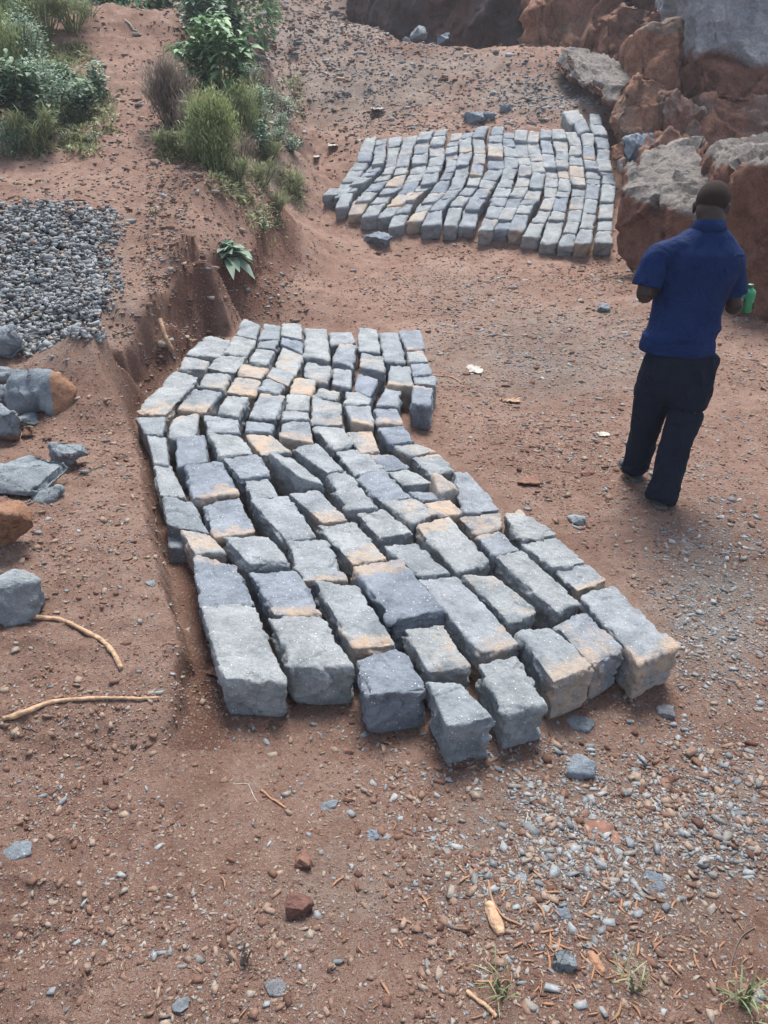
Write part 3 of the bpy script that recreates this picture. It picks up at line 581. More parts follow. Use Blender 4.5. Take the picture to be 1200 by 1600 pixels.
# ------------------------------------------------------------------ boulders on the left bank
def ground_rock(box, label, mat, depthk=.8, name='stone', cat='stone', tan=.15, seed=1, amp=None, hk=None, vox=None, n=13, group=None, lift=0, flat=None, pts2=None):
    """a rock that fills the photograph box x0,y0,x1,y1 where it stands on the ground"""
    x0, y0, x1, y1 = box; g = hit((x0 + x1) / 2, y1 - (y1 - y0) * .12); zc = to_px(g[None])[2][0]
    w = (x1 - x0) / FPX * zc; hp = (y1 - y0) / FPX * zc; dep = w * depthk
    elev = math.atan2(CAM_H - g[2], g[1])
    h = max(.01, (hp - dep * math.sin(elev)) / max(.35, math.cos(elev))) if flat is None else w * flat
    c = g + np.array([0, dep * .42, h * .5 - .02 * h + lift])
    rr = np.random.default_rng(seed); th = rr.random(n) * 2 * np.pi; ph = np.arccos(rr.uniform(-1, 1, n)); k = rr.uniform(.86, 1.05, n)
    pts = np.column_stack([np.cos(th) * np.sin(ph), np.sin(th) * np.sin(ph), np.cos(ph)]) * k[:, None]
    pts = np.sign(pts) * np.abs(pts) ** .72; pts = (pts - (pts.max(0) + pts.min(0)) / 2) / np.ptp(pts, axis=0) * 2
    c = c + np.array([0, 0, -h * .06])
    pts = c + pts * np.array([w, dep, h]) * .5
    return hull_rock(name, pts, mat, label, cat, group, vox=vox or w / 26, amp=amp or w * .06, freq=2.2 / w * .5, tan=tan, seed=seed)
GL = 'rough stones dumped on the left bank'
ground_rock((-22,506,42,574), 'dark blue grey stone highest at the left picture edge', MAT['rubble'], seed=41, group=GL)
ground_rock((-18,572,27,604), 'pale light grey stone below the dark stone at left edge', MAT['rubble'], seed=42, tan=.05, group=GL)
ground_rock((2,576,106,662), 'grey boulder with rusty right face, largest of the left bank', MAT['rubble'], seed=43, group=GL,
            tan=lambda P, N, h, n: sstep(.2, .7, N[:, 0] + .3 * n) * .9, depthk=.7)
ground_rock((20,644,64,674), 'small dark stone tucked under the grey boulder with rusty face', MAT['rubble'], seed=44, tan=0., group=GL)
ground_rock((-24,624,43,706), 'grey stone with reddish underside at left edge', MAT['rubble'], seed=45, group=GL, tan=lambda P, N, h, n: sstep(.5, .2, h + .2 * n) * .8)
ground_rock((-10,598,30,642), 'blue grey angular stone between pale stone and rusty faced boulder', MAT['rubble'], seed=71, tan=.1, group=GL)
ground_rock((30,664,56,690), 'small rust brown stone under the small dark stone, left bank', MAT['orange'], seed=72, tan=.6, group=GL)
ground_rock((40,758,88,790), 'small dark grey stone beneath right end of the long grey stone', MAT['rubble'], seed=73, tan=.1, group=GL)
ground_rock((-34,706,90,790), 'long light grey stone with hollow right end, left bank', MAT['rubble'], seed=46, tan=.1, group=GL)
ground_rock((64,682,130,740), 'single pitted grey stone lying alone on the left bank', MAT['rubble'], seed=47, tan=.25, group=GL)
ground_rock((-24,778,48,878), 'tan and brown stone at left edge of bank', MAT['rubble'], seed=48, tan=.75, group=GL)
ground_rock((-40,880,60,985), 'greenish grey stone lowest at left edge by the curved stick', MAT['rubble'], seed=49, tan=.15, group=GL)
# ------------------------------------------------------------------ loose single stones
ground_rock((561,358,617,396), 'single angular blue grey stone lying in front of the far paving', MAT['rubble'], seed=51, tan=0.)
ground_rock((458,1326,488,1368), 'small brick shaped red stone in the foreground gravel', MAT['brick'], seed=52, tan=0., depthk=1.1)
ground_rock((446,1398,490,1446), 'lumpy purplish red clod below the brick shaped stone', MAT['clod'], seed=53, tan=0.)
SING = [((885,1172,932,1222),'rubble','long blue grey flake right of the front blocks'),((915,1286,975,1326),'brick','flat brown stone on rim of the lower gravel'),
 ((-10,1315,42,1358),'rubble','thin pale grey flake at left picture edge, foreground'),((80,1462,120,1494),'clod','dark purplish stone in the lower left foreground'),
 ((122,1466,148,1488),'rubble','small grey stone beside the dark purplish stone'),((864,1484,902,1526),'rubble','blue grey stone below the split wood in lower right'),
 ((568,1296,592,1318),'rubble','blue stone chip below the front blocks, lower of two'),((500,1250,526,1274),'rubble','blue stone chip below the front blocks, upper of two'),
 ((1028,1100,1054,1130),'pale','rounded pale stone right of the dark corner block'),((800,1365,824,1386),'rubble','grey blue stone right of centre in foreground gravel'),
 ((1000,1372,1044,1396),'rubble','blue grey flat stone cluster near the gravel rim'),((266,1562,294,1586),'rubble','blue grey chip at the bottom edge, left of centre'),
 ((412,1540,446,1558),'pale','flat greenish grey stone near the bottom centre'),((88,1570,110,1592),'rubble','grey stone at bottom left edge'),
 ((870,1418,896,1444),'rubble','dark blue wedge stone in the right foreground gravel'),((58,1376,84,1396),'rubble','charcoal stone left foreground above purplish stone'),
 ((535,1165,552,1182),'brick','small brown pebble below the third front block'),((812,740,850,764),'brick','flat dark brown stone right of the near paving edge'),
 ((888,800,916,824),'rubble','broken dark grey stone beyond right paving edge'),((908,730,930,748),'brick','dark brown clod between paving and person'),
 ((724,177,760,198),'rubble','flat blue grey stone behind the far paving, left of pair'),((752,176,776,194),'rubble','grey stone behind the far paving, middle of three'),((780,164,800,178),'rubble','small blue grey stone behind far paving, right of three'),
 ((932,474,954,492),'rubble','dark blue stone beyond the middle ground, left of person'),((888,1120,930,1144),'rubble','dark stone chip under the grey blocks, right front'),
 ((1180,1284,1204,1306),'brick','small orange stone at right picture edge'),((386,1128,416,1148),'brick','flat brown stone at foot of the leftmost front block'),
 ((318,1040,344,1064),'brick','brown stone beside left corner of the front block'),((60,128,74,142),'pale','pale round stone high on the red mound'),((225,905,243,922),'rubble','small dark stone at the crumbling bank edge')]
for i, (bx, mt, lb) in enumerate(SING):
    ground_rock(bx, lb, MAT[mt], seed=100 + i, tan=.12 if mt != 'brick' else 0, depthk=.9, cat='stone', vox=(bx[2] - bx[0]) / FPX * 3 / 16, n=14)
# ------------------------------------------------------------------ loose gravel, chips and the crushed stone pile
def stones(P, S, N=None, seedn=1, flat=(.22, .6), kinds=34):
    """many small angular stones in one mesh: returns verts, faces (tri), per-face random"""
    rr = np.random.default_rng(seedn); V = []; T = []
    for k in range(kinds):
        bm = bmesh.new()
        for q in range(8):
            v = np.array([(q & 1) * 2 - 1, (q >> 1 & 1) * 2 - 1, (q >> 2) * 2 - 1]) * rr.uniform(.12, 1.0, 3) * np.array([1.05, .85, .8]); bm.verts.new(v)
        bmesh.ops.convex_hull(bm, input=bm.verts[:]); bmesh.ops.delete(bm, geom=[v for v in bm.verts if not v.link_faces], context='VERTS')
        bmesh.ops.triangulate(bm, faces=bm.faces[:]); bm.verts.index_update()
        V.append(np.array([v.co[:] for v in bm.verts])); T.append(np.array([[v.index for v in f.verts] for f in bm.faces])); bm.free()
    kd = rr.integers(0, kinds, len(P)); OV = []; OF = []; RN = []; base = 0
    for k in range(kinds):
        sel = np.where(kd == k)[0]; m = len(sel)
        if not m: continue
        v = V[k]; nv = len(v); fl = rr.uniform(*flat, m); el = rr.uniform(.45, 1.0, m)
        loc = v[None] * np.stack([np.ones(m), el, fl], 1)[:, None, :] * (S[sel] / 2)[:, None, None]
        a = rr.uniform(0, 2 * np.pi, m); tx = rr.normal(0, .3, m); ca, sa, ct, st = np.cos(a), np.sin(a), np.cos(tx), np.sin(tx)
        y = loc[..., 1] * ct[:, None] - loc[..., 2] * st[:, None]; z = loc[..., 1] * st[:, None] + loc[..., 2] * ct[:, None]; x = loc[..., 0]
        W = np.stack([x * ca[:, None] - y * sa[:, None], x * sa[:, None] + y * ca[:, None], z], -1) + P[sel][:, None, :]
        OV.append(W.reshape(-1, 3)); OF.append((T[k][None] + (base + np.arange(m) * nv)[:, None, None]).reshape(-1, 3)); base += m * nv
        RN.append(np.repeat(sel, len(T[k])))
    return np.vstack(OV), np.vstack(OF), np.concatenate(RN)
def inside_blocks(px, py):
    def poly(px, py, Q):
        r = np.zeros(len(px), bool); j = len(Q) - 1
        for i in range(len(Q)):
            xi, yi = Q[i]; xj, yj = Q[j]; c = ((yi > py) != (yj > py)) & (px < (xj - xi) * (py - yi) / (yj - yi + 1e-9) + xi); r ^= c; j = i
        return r
    return poly(px, py, [(300,1000),(345,1085),(440,1095),(560,1090),(590,1135),(650,1135),(700,1170),(765,1140),(840,1130),(870,1065),(1000,1055),(1055,1010),(940,880),(790,780),(690,700),(640,640),(680,620),(665,520),(560,515),(380,500),(215,640),(260,840)]) | \
           poly(px, py, [(510,320),(530,345),(620,365),(760,370),(950,395),(962,290),(940,180),(880,175),(870,205),(600,215),(560,260)])
def gravel():
    n = 560000; rr = np.random.default_rng(5)
    # candidates spread over the quarry floor, denser close by where small grains still show
    y = np.exp(rr.uniform(np.log(.85), np.log(31), n)); x = rr.uniform(-1, 1, n) * (1.0 + .60 * y); xy = np.column_stack([x, y])
    z = HB(xy) ; px, py, zc = to_px(np.column_stack([x, y, z]))
    nz = fbm(np.column_stack([x, y, z * 0]), 1.6, 3, 70); nz2 = fbm(np.column_stack([x, y, z * 0]), 6, 3, 71)
    dens = .10 + pxblob(px, py, [(900,1380,300,200,1.0),(1100,1250,140,120,1.0),(1120,950,110,170,.9),(620,1330,160,160,.5),(500,1500,220,120,.4),(850,560,240,90,.65),(950,700,200,120,.55),(720,460,200,70,.5),
            (560,130,200,80,.8),(850,150,120,50,.95),(480,50,150,90,.9),(150,1280,200,70,.3),(150,1450,160,80,.3),(230,330,180,240,.85),(300,100,100,100,.5),(150,120,120,90,.5),(430,450,60,80,.6),(150,800,120,160,.4),(200,1150,220,90,.3),(780,1180,150,60,.5),(1130,550,90,90,.4),(330,1090,60,40,.4),(940,430,60,30,.7),(940,165,60,30,.9),(700,200,260,30,.7)])
    dens = np.maximum(dens, np.where((px > 1190) & (py > 420), .45, 0))
    dens *= np.clip(.85 + .8 * nz + .5 * nz2, .15, 1.6); dens *= np.where((px < 235) & (py < 560), .35, 1)
    keep = (rr.random(n) < dens * .70) & ~inside_blocks(px, py) & (py > -60) & (py < 1750) & (zc > .5)
    x, y, px, py, zc, nz = x[keep], y[keep], px[keep], py[keep], zc[keep], nz[keep]
    n = len(x); u = rr.random(n); S = .0026 * zc + .003 + .0036 * (u ** -.42 - 1) * (1 + .28 * zc)
    S = np.minimum(S, .017 + .010 * zc) * np.where(zc > 12, 1.35, 1); S *= np.where((px > 600) & (py > 1150), 1.25, 1) * np.where((px < 420) & (py < 560), 1.35, 1)
    P = np.column_stack([x, y, H(np.column_stack([x, y])) + S * .03])
    V, F, idx = stones(P, S, seedn=9)
    gr = np.clip(pxblob(px, py, [(1120,950,130,200,.75),(850,1250,140,110,.6),(560,130,220,90,.55),(850,150,140,60,.85),(850,560,240,90,.35),(940,1330,240,150,.45),(1100,1300,160,140,.45)]) + .14, 0, .9)
    c = np.where(rr.random(n) < gr, rr.uniform(.56, .97, n), rr.uniform(0, .56, n) ** 1.0)
    c = np.where((zc > 12) & (c > .56) & (c < .72), c + .17, c)
    mesh('gravel', V, F, MAT['pebble'], attrs=dict(rnd=c[idx]), kind='stuff', label='loose brown and grey gravel strewn over the red soil', cat='gravel')
    print('gravel', n, len(F))
gravel()
def pile():
    rr = np.random.default_rng(15); n = 11500
    px = rr.uniform(-230, 196, n * 2); py = rr.uniform(322, 560, n * 2)
    edge = 186 - 26 * ((py - 330) / 230) + 8 * np.sin(py / 17) ; low = 548 + 10 * np.sin(px / 23)
    prob = sstep(-14, 44, edge - px + 16 * np.sin(px * py * .013)) * sstep(0, 10, py - 328) * sstep(0, 16, low - py) ; k = rr.random(n * 2) < prob; px, py = px[k], py[k]
    P = []; cache = []
    # put them on the slope with a small heap of their own
    c0 = hit(60, 440); X = []; 
    for a, b in zip(px[::1], py[::1]):
        X.append((a, b))
    # ground along each ray by bilinear lookup of a coarse table of hits
    gx = np.linspace(-240, 210, 19); gy = np.linspace(315, 570, 18); tab = np.array([[hit(a, b) for b in gy] for a in gx])
    fi = (px - gx[0]) / (gx[1] - gx[0]); fj = (py - gy[0]) / (gy[1] - gy[0]); i = fi.astype(int); j = fj.astype(int); a = (fi - i)[:, None]; b = (fj - j)[:, None]
    G = tab[i, j] * (1 - a) * (1 - b) + tab[i + 1, j] * a * (1 - b) + tab[i, j + 1] * (1 - a) * b + tab[i + 1, j + 1] * a * b
    hp = .11 * sstep(0, 90, 186 - px) * sstep(0, 60, 552 - py)
    S = .022 + .03 * rr.random(len(px)) ** 1.5 + np.where(rr.random(len(px)) < .08, .03, 0)
    G[:, 2] = H(G[:, :2]) + S * .2 + hp * rr.random(len(px))
    V, F, idx = stones(G, S * 1.25, seedn=19, flat=(.45, .9)); c = np.where(rr.random(len(px)) < .9, np.where(rr.random(len(px)) < .6, rr.uniform(.84, .94, len(px)), rr.uniform(.70, .86, len(px))), rr.uniform(.4, .6, len(px)))
    c = np.where(rr.random(len(px)) < .12, .99, c)
    mesh('crushed_stone', V, F, MAT['pebble'], attrs=dict(rnd=c[idx]), kind='stuff', label='spread heap of crushed blue grey stone on the left slope', cat='crushed stone')
pile()
# splinters of wood and dry stalks through the gravel
def strips(P, L, Wd, ang, seedn, tilt=.12, th=.35, curve=.0):
    rr = np.random.default_rng(seedn); n = len(P); c, s = np.cos(ang), np.sin(ang); segs = 4; V = []
    d = np.stack([c, s, rr.normal(0, tilt, n)], 1); nrm = np.stack([-s, c, np.zeros(n)], 1); cv = rr.normal(0, curve, n)
    for k in range(segs + 1):
        t = k / segs - .5; w = Wd * (1 - .7 * abs(2 * t) ** 3)
        ctr = P + d * (L * t)[:, None] + nrm * (cv * L * (t * t * 4 - 1) * .5)[:, None]
        for a, b in ((-.5, 0), (0, .5), (.5, 0), (0, -.5)):
            V.append(ctr + nrm * (w * a)[:, None] + np.array([0, 0, 1]) * (w * b * th * 2)[:, None])
    V = np.stack(V, 1); nv = V.shape[1]; F = []
    for k in range(segs):
        for q in range(4): F.append((k * 4 + q, k * 4 + (q + 1) % 4, k * 4 + 4 + (q + 1) % 4, k * 4 + 4 + q))
    F.append((3, 2, 1, 0)); F.append(tuple(segs * 4 + q for q in range(4)))
    F = np.array(F); return V.reshape(-1, 3), (F[None] + (np.arange(n) * nv)[:, None, None]).reshape(-1, 4)
def chips():
    rr = np.random.default_rng(25); px = np.concatenate([rr.normal(960, 190, 230), rr.normal(880, 160, 110), rr.uniform(300, 1200, 40)]); py = np.concatenate([rr.normal(1490, 90, 230), rr.normal(620, 90, 110), rr.uniform(1150, 1600, 40)])
    k = (px > 250) & (px < 1350) & (py > 420) & (py < 1720) & ~inside_blocks(px, py); px, py = px[k], py[k]
    G = np.array([at_z(a, b, .05) for a, b in zip(px, py)]); G[:, 2] = H(G[:, :2]) + .004
    zc = to_px(G)[2]; L = rr.uniform(.008, .034, len(px)) * (1 + .25 * zc) * rr.choice([.6, .8, 1.3], len(px)); W = np.minimum(L * rr.uniform(.08, .3, len(px)), .009)
    V, F = strips(G, L, W, rr.uniform(0, 6.28, len(px)), 3, curve=.15)
    mesh('wood_splinters', V, F, MAT['chip'], kind='stuff', label='scattered orange brown wood splinters among the gravel', cat='wood splinters')
chips()
# ------------------------------------------------------------------ tubes
def tube(pts, rad, sides=8, cap=True, squash=None):
    pts = np.asarray(pts, float); rad = np.broadcast_to(rad, (len(pts),)); V = []; F = []
    up = np.array([0, 0, 1.0])
    for i, p in enumerate(pts):
        d = pts[min(i + 1, len(pts) - 1)] - pts[max(i - 1, 0)]; d /= np.linalg.norm(d) + 1e-9
        a = np.cross(d, up); 
        if np.linalg.norm(a) < .15: a = np.cross(d, np.array([0, 1.0, 0]))
        a /= np.linalg.norm(a); b = np.cross(a, d)
        for k in range(sides):
            t = 2 * math.pi * k / sides; V.append(p + a * rad[i] * math.cos(t) + b * rad[i] * math.sin(t) * (squash or 1))
    for i in range(len(pts) - 1):
        for k in range(sides): F.append((i * sides + k, i * sides + (k + 1) % sides, (i + 1) * sides + (k + 1) % sides, (i + 1) * sides + k))
    if cap: F.append(tuple(range(sides))[::-1]); F.append(tuple((len(pts) - 1) * sides + k for k in range(sides)))
    return np.array(V), F
def smooth_path(P, n=24):
    P = np.asarray(P, float); t = np.arange(len(P)); tt = np.linspace(0, len(P) - 1, n); out = []
    for x in tt:
        i = min(int(x), len(P) - 2); f = x - i; p0, p1, p2, p3 = P[max(i - 1, 0)], P[i], P[i + 1], P[min(i + 2, len(P) - 1)]
        out.append(.5 * ((2 * p1) + (-p0 + p2) * f + (2 * p0 - 5 * p1 + 4 * p2 - p3) * f * f + (-p0 + 3 * p1 - 3 * p2 + p3) * f ** 3))
    return np.array(out)
def stick(name, L, r0, r1, label, cat, mat='wood', n=30, lift=.0, seed=0, raise_=None):
    G = []
    for i, (a, b) in enumerate(L):
        g = hit(a, b); G.append(g)
    G = smooth_path(G, n); G[:, 2] = H(G[:, :2]) + r0 * .9 + lift
    k = np.ones(5) / 5; G[:, 2] = np.convolve(np.pad(G[:, 2], 2, 'edge'), k, 'valid')
    if raise_ is not None: G[:, 2] += np.interp(np.linspace(0, 1, n), np.linspace(0, 1, len(raise_)), raise_)
    org = G.mean(0); r = np.linspace(r0, r1, n) * (1 + .32 * fbm(np.column_stack([np.linspace(0, 6, n)] * 3), 1.5, 2, seed))
    V, F = tube(G - org, r, 9); V = V + .0022 * fbm(V, 45, 3, seed)[:, None]
    return mesh(name, V, F, MAT[mat], loc=org, smooth=True, label=label, cat=cat)
stick('curved_stick', [(20,966),(60,968),(105,976),(150,998),(178,1024),(190,1048)], .0095, .010, 'peeled pale stick bent like a hook on the left bank', 'stick')
stick('curved_stick', [(8,1132),(45,1115),(90,1104),(160,1098),(210,1097),(250,1096)], .011, .0045, 'long peeled stick with dark tip, lower of two on the bank', 'stick')
stick('twig', [(762,1380),(768,1410),(785,1435),(815,1452)], .004, .003, 'thin bent brown twig leaning by the pale wood billet', 'twig', 'chip')
stick('twig', [(365,1226),(388,1230),(398,1250),(404,1258)], .0018, .001, 'thin white root curl left of centre foreground', 'twig', 'paper')
stick('twig', [(408,1237),(425,1250),(448,1266)], .005, .003, 'short brown stick in the centre foreground', 'twig', 'chip')
stick('twig', [(818,1262),(824,1276),(820,1288)], .0018, .0012, 'small white curl of string above brown flat stone', 'string', 'paper')
stick('twig', [(728,1554),(748,1570),(775,1592)], .006, .005, 'pale split stick at the bottom edge, right of centre', 'stick', 'wood')
stick('twig', [(1128,1262),(1138,1290),(1142,1316)], .003, .002, 'thin upright straw in the right gravel', 'twig', 'dry')
stick('twig', [(35,1140),(60,1150)], .003, .002, 'tiny straw below the lower long stick', 'twig', 'dry')
stick('twig', [(195,36),(206,44),(214,52)], .014, .012, 'white stick lying near the top of the red mound', 'stick', 'paper')
stick('twig', [(660,575-80+90),(700,592),(720,600)], .006, .004, 'pale stalk right of the near paving back rows', 'twig', 'wood')
stick('twig', [(1130,1560),(1150,1480),(1180,1450)], .003, .002, 'faint dry stalk in the lower right corner', 'twig', 'dry')
stick('root', [(20,718+80),(70,775),(130,745),(200,715)], .003, .002, 'thin dry root trailing across the left bank', 'root', 'dry')
def billet(a, b, r, mat, label, seed):
    A, B = hit(*a), hit(*b); d = B - A; d /= np.linalg.norm(d); sx = np.cross(d, (0, 0, 1)); rr = np.random.default_rng(seed); pts = []
    for t, k in ((-.1, .5), (.0, .9), (.35, 1.05), (.7, 1), (.95, .95), (1.05, .6)):
        for q in range(7):
            an = 2 * math.pi * q / 7 + .3; pts.append(A + (B - A) * t + (sx * math.cos(an) + np.array([0, 0, .8]) * math.sin(an)) * r * k * rr.uniform(.8, 1.1) + np.array([0, 0, r * .7]))
    hull_rock('wood_billet', pts, mat, label, 'wood piece', vox=r / 6, amp=r * .12, freq=14, tan=0, seed=seed)
billet((764,1420), (781,1462), .018, MAT['wood'], 'short pale billet of wood in the right foreground', 3)
billet((920,1494), (942,1522), .014, MAT['chip'], 'brown split wood piece in the lower right gravel', 4)
stick('wood_stake', [(270,560),(262,545),(254,530)], .022, .018, 'broken wooden stake sticking out of the trench wall', 'stake', 'wood', raise_=[.0,.05,.12])
# ------------------------------------------------------------------ litter
def crumple(name, box, mat, label, cat, seed, h=.25, holes=False):
    x0, y0, x1, y1 = box; g = hit((x0 + x1) / 2, (y0 + y1) / 2); zc = to_px(g[None])[2][0]; w = (x1 - x0) / FPX * zc; dp = (y1 - y0) / FPX * zc / max(.2, (CAM_H - g[2]) / np.linalg.norm(g - np.array([0, 0, CAM_H])))
    n = 14; u, v = np.meshgrid(np.linspace(-.5, .5, n), np.linspace(-.5, .5, n)); P = np.column_stack([u.ravel(), v.ravel(), np.zeros(n * n)])
    rr = fbm(P + seed, 2.2, 2, seed); k = 1 + .45 * rr; k2 = 1 - .55 * np.abs(P[:, 0]) * 1.2
    Q = np.column_stack([P[:, 0] * w * k, P[:, 1] * dp * k * k2, (np.abs(fbm(P + seed, 4, 3, seed + 1)) * h + .05) * w])
    a = (np.arange(n - 1)[:, None] * n + np.arange(n - 1)[None, :]).ravel(); F = np.column_stack([a, a + 1, a + n + 1, a + n])
    F2 = F[:, ::-1] + n * n; Q2 = Q.copy(); Q2[:, 2] -= .002
    rim = [i for i in range(n - 1)]; S = []
    for i in range(n - 1):
        S += [(i, i + n * n, i + 1 + n * n, i + 1), ((n - 1) * n + i + 1, (n - 1) * n + i + 1 + n * n, (n - 1) * n + i + n * n, (n - 1) * n + i),
              ((i + 1) * n, (i + 1) * n + n * n, i * n + n * n, i * n), (i * n + n - 1, i * n + n - 1 + n * n, (i + 1) * n + n - 1 + n * n, (i + 1) * n + n - 1)]
    g[2] = H([g[:2]])[0] + .004
    return mesh(name, np.vstack([Q, Q2]), np.vstack([F, F2, np.array(S)]), MAT[mat], loc=g, label=label, cat=cat)
crumple('paper_scrap', (730,574,752,587), 'paper', 'torn white paper scrap right of the near paving', 'scrap', 1)
crumple('paper_scrap', (656,664,674,670), 'paper', 'narrow white scrap below the last small column', 'scrap', 2)
crumple('bark_flake', (782,627,812,633), 'wood', 'pale peeled bark flake on the gravel before the person', 'bark', 3)
crumple('paper_scrap', (578,171,596,181), 'paper', 'white scrap on the slope behind the far paving', 'scrap', 4)
crumple('paper_scrap', (515,224,529,233), 'paper', 'white scrap left of the far paving', 'scrap', 5)
crumple('paper_scrap', (984-50,677,1001-50,684), 'paper', 'pale flat scrap just left of the person', 'scrap', 6, h=.1)
crumple('paper_scrap', (490,242,500,250), 'paper', 'small white scrap at far left of the far paving', 'scrap', 7)
w_ = empty('drink_sachet', hit(634, 632), 'crumpled blue, red and white wrapper beside the last dark front block', 'wrapper')
for i, (mt, dx, dz) in enumerate((('blue', 0, 0), ('paper', .035, .012), ('red', -.03, .014))):
    c = crumple('foil' if mt == 'blue' else ('white_panel' if mt == 'paper' else 'red_panel'), (626,624,642,637), mt, None, None, 30 + i, h=.55)
    c.parent = w_; c.location = (dx, 0, .015 + dz); c.scale = (1, 1, 1) if mt == 'blue' else (.4, .4, .4)
# ------------------------------------------------------------------ plants
def leaves(P, D, L, Wd, seed=0, fold=.25, droop=.3):
    """leaf blades: start P, direction D, 3 segments, folded along the middle"""
    rr = np.random.default_rng(seed); n = len(P); D = D / (np.linalg.norm(D, axis=1)[:, None] + 1e-9)
    s = np.cross(D, np.array([0, 0, 1.0])) + rr.normal(0, .15, (n, 3)); s /= np.linalg.norm(s, axis=1)[:, None] + 1e-9; nn = np.cross(s, D)
    V = []; prof = [.25, 1.0, .85, .05]
    for k in range(4):
        t = k / 3; ctr = P + D * (L * t)[:, None] - np.array([0, 0, 1.0]) * (L * droop * t * t)[:, None]
        w = (Wd * prof[k] * .5)[:, None]
        V += [ctr - s * w + nn * w * fold, ctr, ctr + s * w + nn * w * fold]
    V = np.stack(V, 1); F = []
    for k in range(3):
        for q in (0, 1): F.append((k * 3 + q, k * 3 + q + 1, k * 3 + q + 4, k * 3 + q + 3))
    F = np.array(F); return V.reshape(-1, 3), (F[None] + (np.arange(n) * 12)[:, None, None]).reshape(-1, 4)
def bush(px, py, hpx, wpx, label, kind, cat='plant', group=None, seed=1, n=700, name='bush', stems=14, lean=0, zc=None):
    """px,py: foot of the plant in the photograph, hpx/wpx: its height and width there"""
    rr = np.random.default_rng(seed); g = hit(px, py); g[2] = H([g[:2]])[0]; z = to_px(g[None])[2][0]; h = hpx / FPX * z * 1.12; w = wpx / FPX * z
    root = empty(name, g, label, cat, group)
    ma, lw, ll, dro = {'leaf': (MAT['leaf'], .45, .16, .45), 'pale': (MAT['pale_leaf'], .4, .12, .3), 'feather': (MAT['feather'], .22, .055, .1), 'dark': (MAT['dark_leaf'], .42, .10, .3),
                       'dry': (MAT['dry'], .07, .11, .1), 'grass': (MAT['grass'], .05, .24, .35), 'weed': (MAT['pale_leaf'], .4, .05, .2), 'flower': (MAT['flower'], .7, .022, .1)}[kind]
    tips = []; SV = []; SF = []; base = 0; paths = []
    for k in range(stems):
        a = rr.uniform(0, 2 * np.pi); r = rr.random() ** .5; hh = h * rr.uniform(.55, 1.0) * (1 - .35 * r * r)
        e = np.array([math.cos(a) * r * w * .5 + lean * w * .3, math.sin(a) * r * w * .42, hh]); b0 = np.array([math.cos(a) * r * w * .14, math.sin(a) * r * w * .14, -.03])
        m = b0 * .4 + e * .6 + np.array([0, 0, hh * .12]); path = smooth_path([b0, m, e], 9); paths.append(path)
        v, f = tube(path, np.linspace(.006, .002, 9) * (1 + h), 5); SV.append(v); SF += [tuple(i + base for i in q) for q in f]; base += len(v)
    mesh('stem', np.vstack(SV), SF, MAT['stem'] if kind != 'dry' else MAT['dry'], parent=root, attrs=dict(rnd=np.full(len(np.vstack(SV)), .5)) )
    paths = np.array(paths); k = rr.integers(0, stems, n); t = rr.random(n) ** (.55 if kind != 'leaf' else .7) * 8; i = np.minimum(t.astype(int), 7); f = (t - i)[:, None]
    P = paths[k, i] * (1 - f) + paths[k, i + 1] * f
    P = P + rr.normal(0, .035 + .03 * h, (n, 3)) * (0.5 if kind in ('leaf', 'grass') else 1); P[:, 2] = np.maximum(P[:, 2], .01)
    a = rr.uniform(0, 2 * np.pi, n); D = np.stack([np.cos(a), np.sin(a), rr.uniform(-.1, 1.1, n) if kind not in ('feather', 'dry', 'grass') else rr.uniform(.4, 2.6, n)], 1)
    D[:, :2] += P[:, :2] / (w * .5 + .01) * .5
    L = ll * (h ** .5 if h < 1 else 1) * rr.uniform(.5, 1.2, n) * 1.25; V, F = leaves(P, D, L, L * lw, seed, droop=dro)
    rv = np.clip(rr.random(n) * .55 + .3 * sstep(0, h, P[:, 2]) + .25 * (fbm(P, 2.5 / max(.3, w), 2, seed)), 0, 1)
    mesh('foliage', V, F, ma, parent=root, attrs=dict(rnd=np.repeat(rv, 6)))
    return root
# shrubs along the ridge
bush(350,172,124,96,'tall broad leaved green plant crowning the shrub ridge','leaf','plant',seed=1,n=640,stems=18,name='broad_leaved_plant')
bush(318,140,82,80,'broad leaved plant with spreading leaves left on the shrub ridge','leaf','plant',seed=2,n=420,stems=12,name='broad_leaved_plant')
bush(338,268,104,88,'bright yellow green feathery bush at the foot of shrub ridge','feather','bush',seed=3,n=6500,stems=34)
bush(382,232,82,52,'thin feathery green bush right of the yellow green one','feather','bush',seed=4,n=2400,stems=16)
bush(272,206,96,70,'dry purplish grey twiggy bush left of broad leaved plant','dry','bush',seed=5,n=4200,stems=34,name='dry_bush')
bush(300,222,60,60,'dry brown twiggy bush below the purplish one','dry','bush',seed=55,n=2400,stems=20,name='dry_bush')
bush(318,88,86,52,'grey green tall bush high on the shrub ridge','pale','bush',seed=6,n=1700,stems=20)
bush(358,96,86,46,'dark green leafy bush highest on the shrub ridge','dark','bush',seed=7,n=1300,stems=16)
bush(338,40,80,60,'dark leafy bush cut by top picture edge over the ridge','dark','bush',seed=8,n=1300,stems=16)
bush(374,104,24,40,'small pale leaved plant right of the dark bush','pale','plant',seed=9,n=160,stems=9)
bush(404,212,60,48,'green leafy bush on right flank of shrub ridge','weed','bush',seed=10,n=1400,stems=18)
bush(424,176,32,34,'low green plant at right edge of shrub ridge','weed','plant',seed=11,n=420,stems=10)
bush(448,184,24,30,'small green plant beside the grey gravel gully','pale','plant',seed=12,n=150,stems=8)
bush(404,246,44,40,'leafy green plant low on right flank','pale','plant',seed=13,n=380,stems=10)
bush(430,232,30,46,'dull green low bush above the gully bank','weed','plant',seed=14,n=700,stems=12)
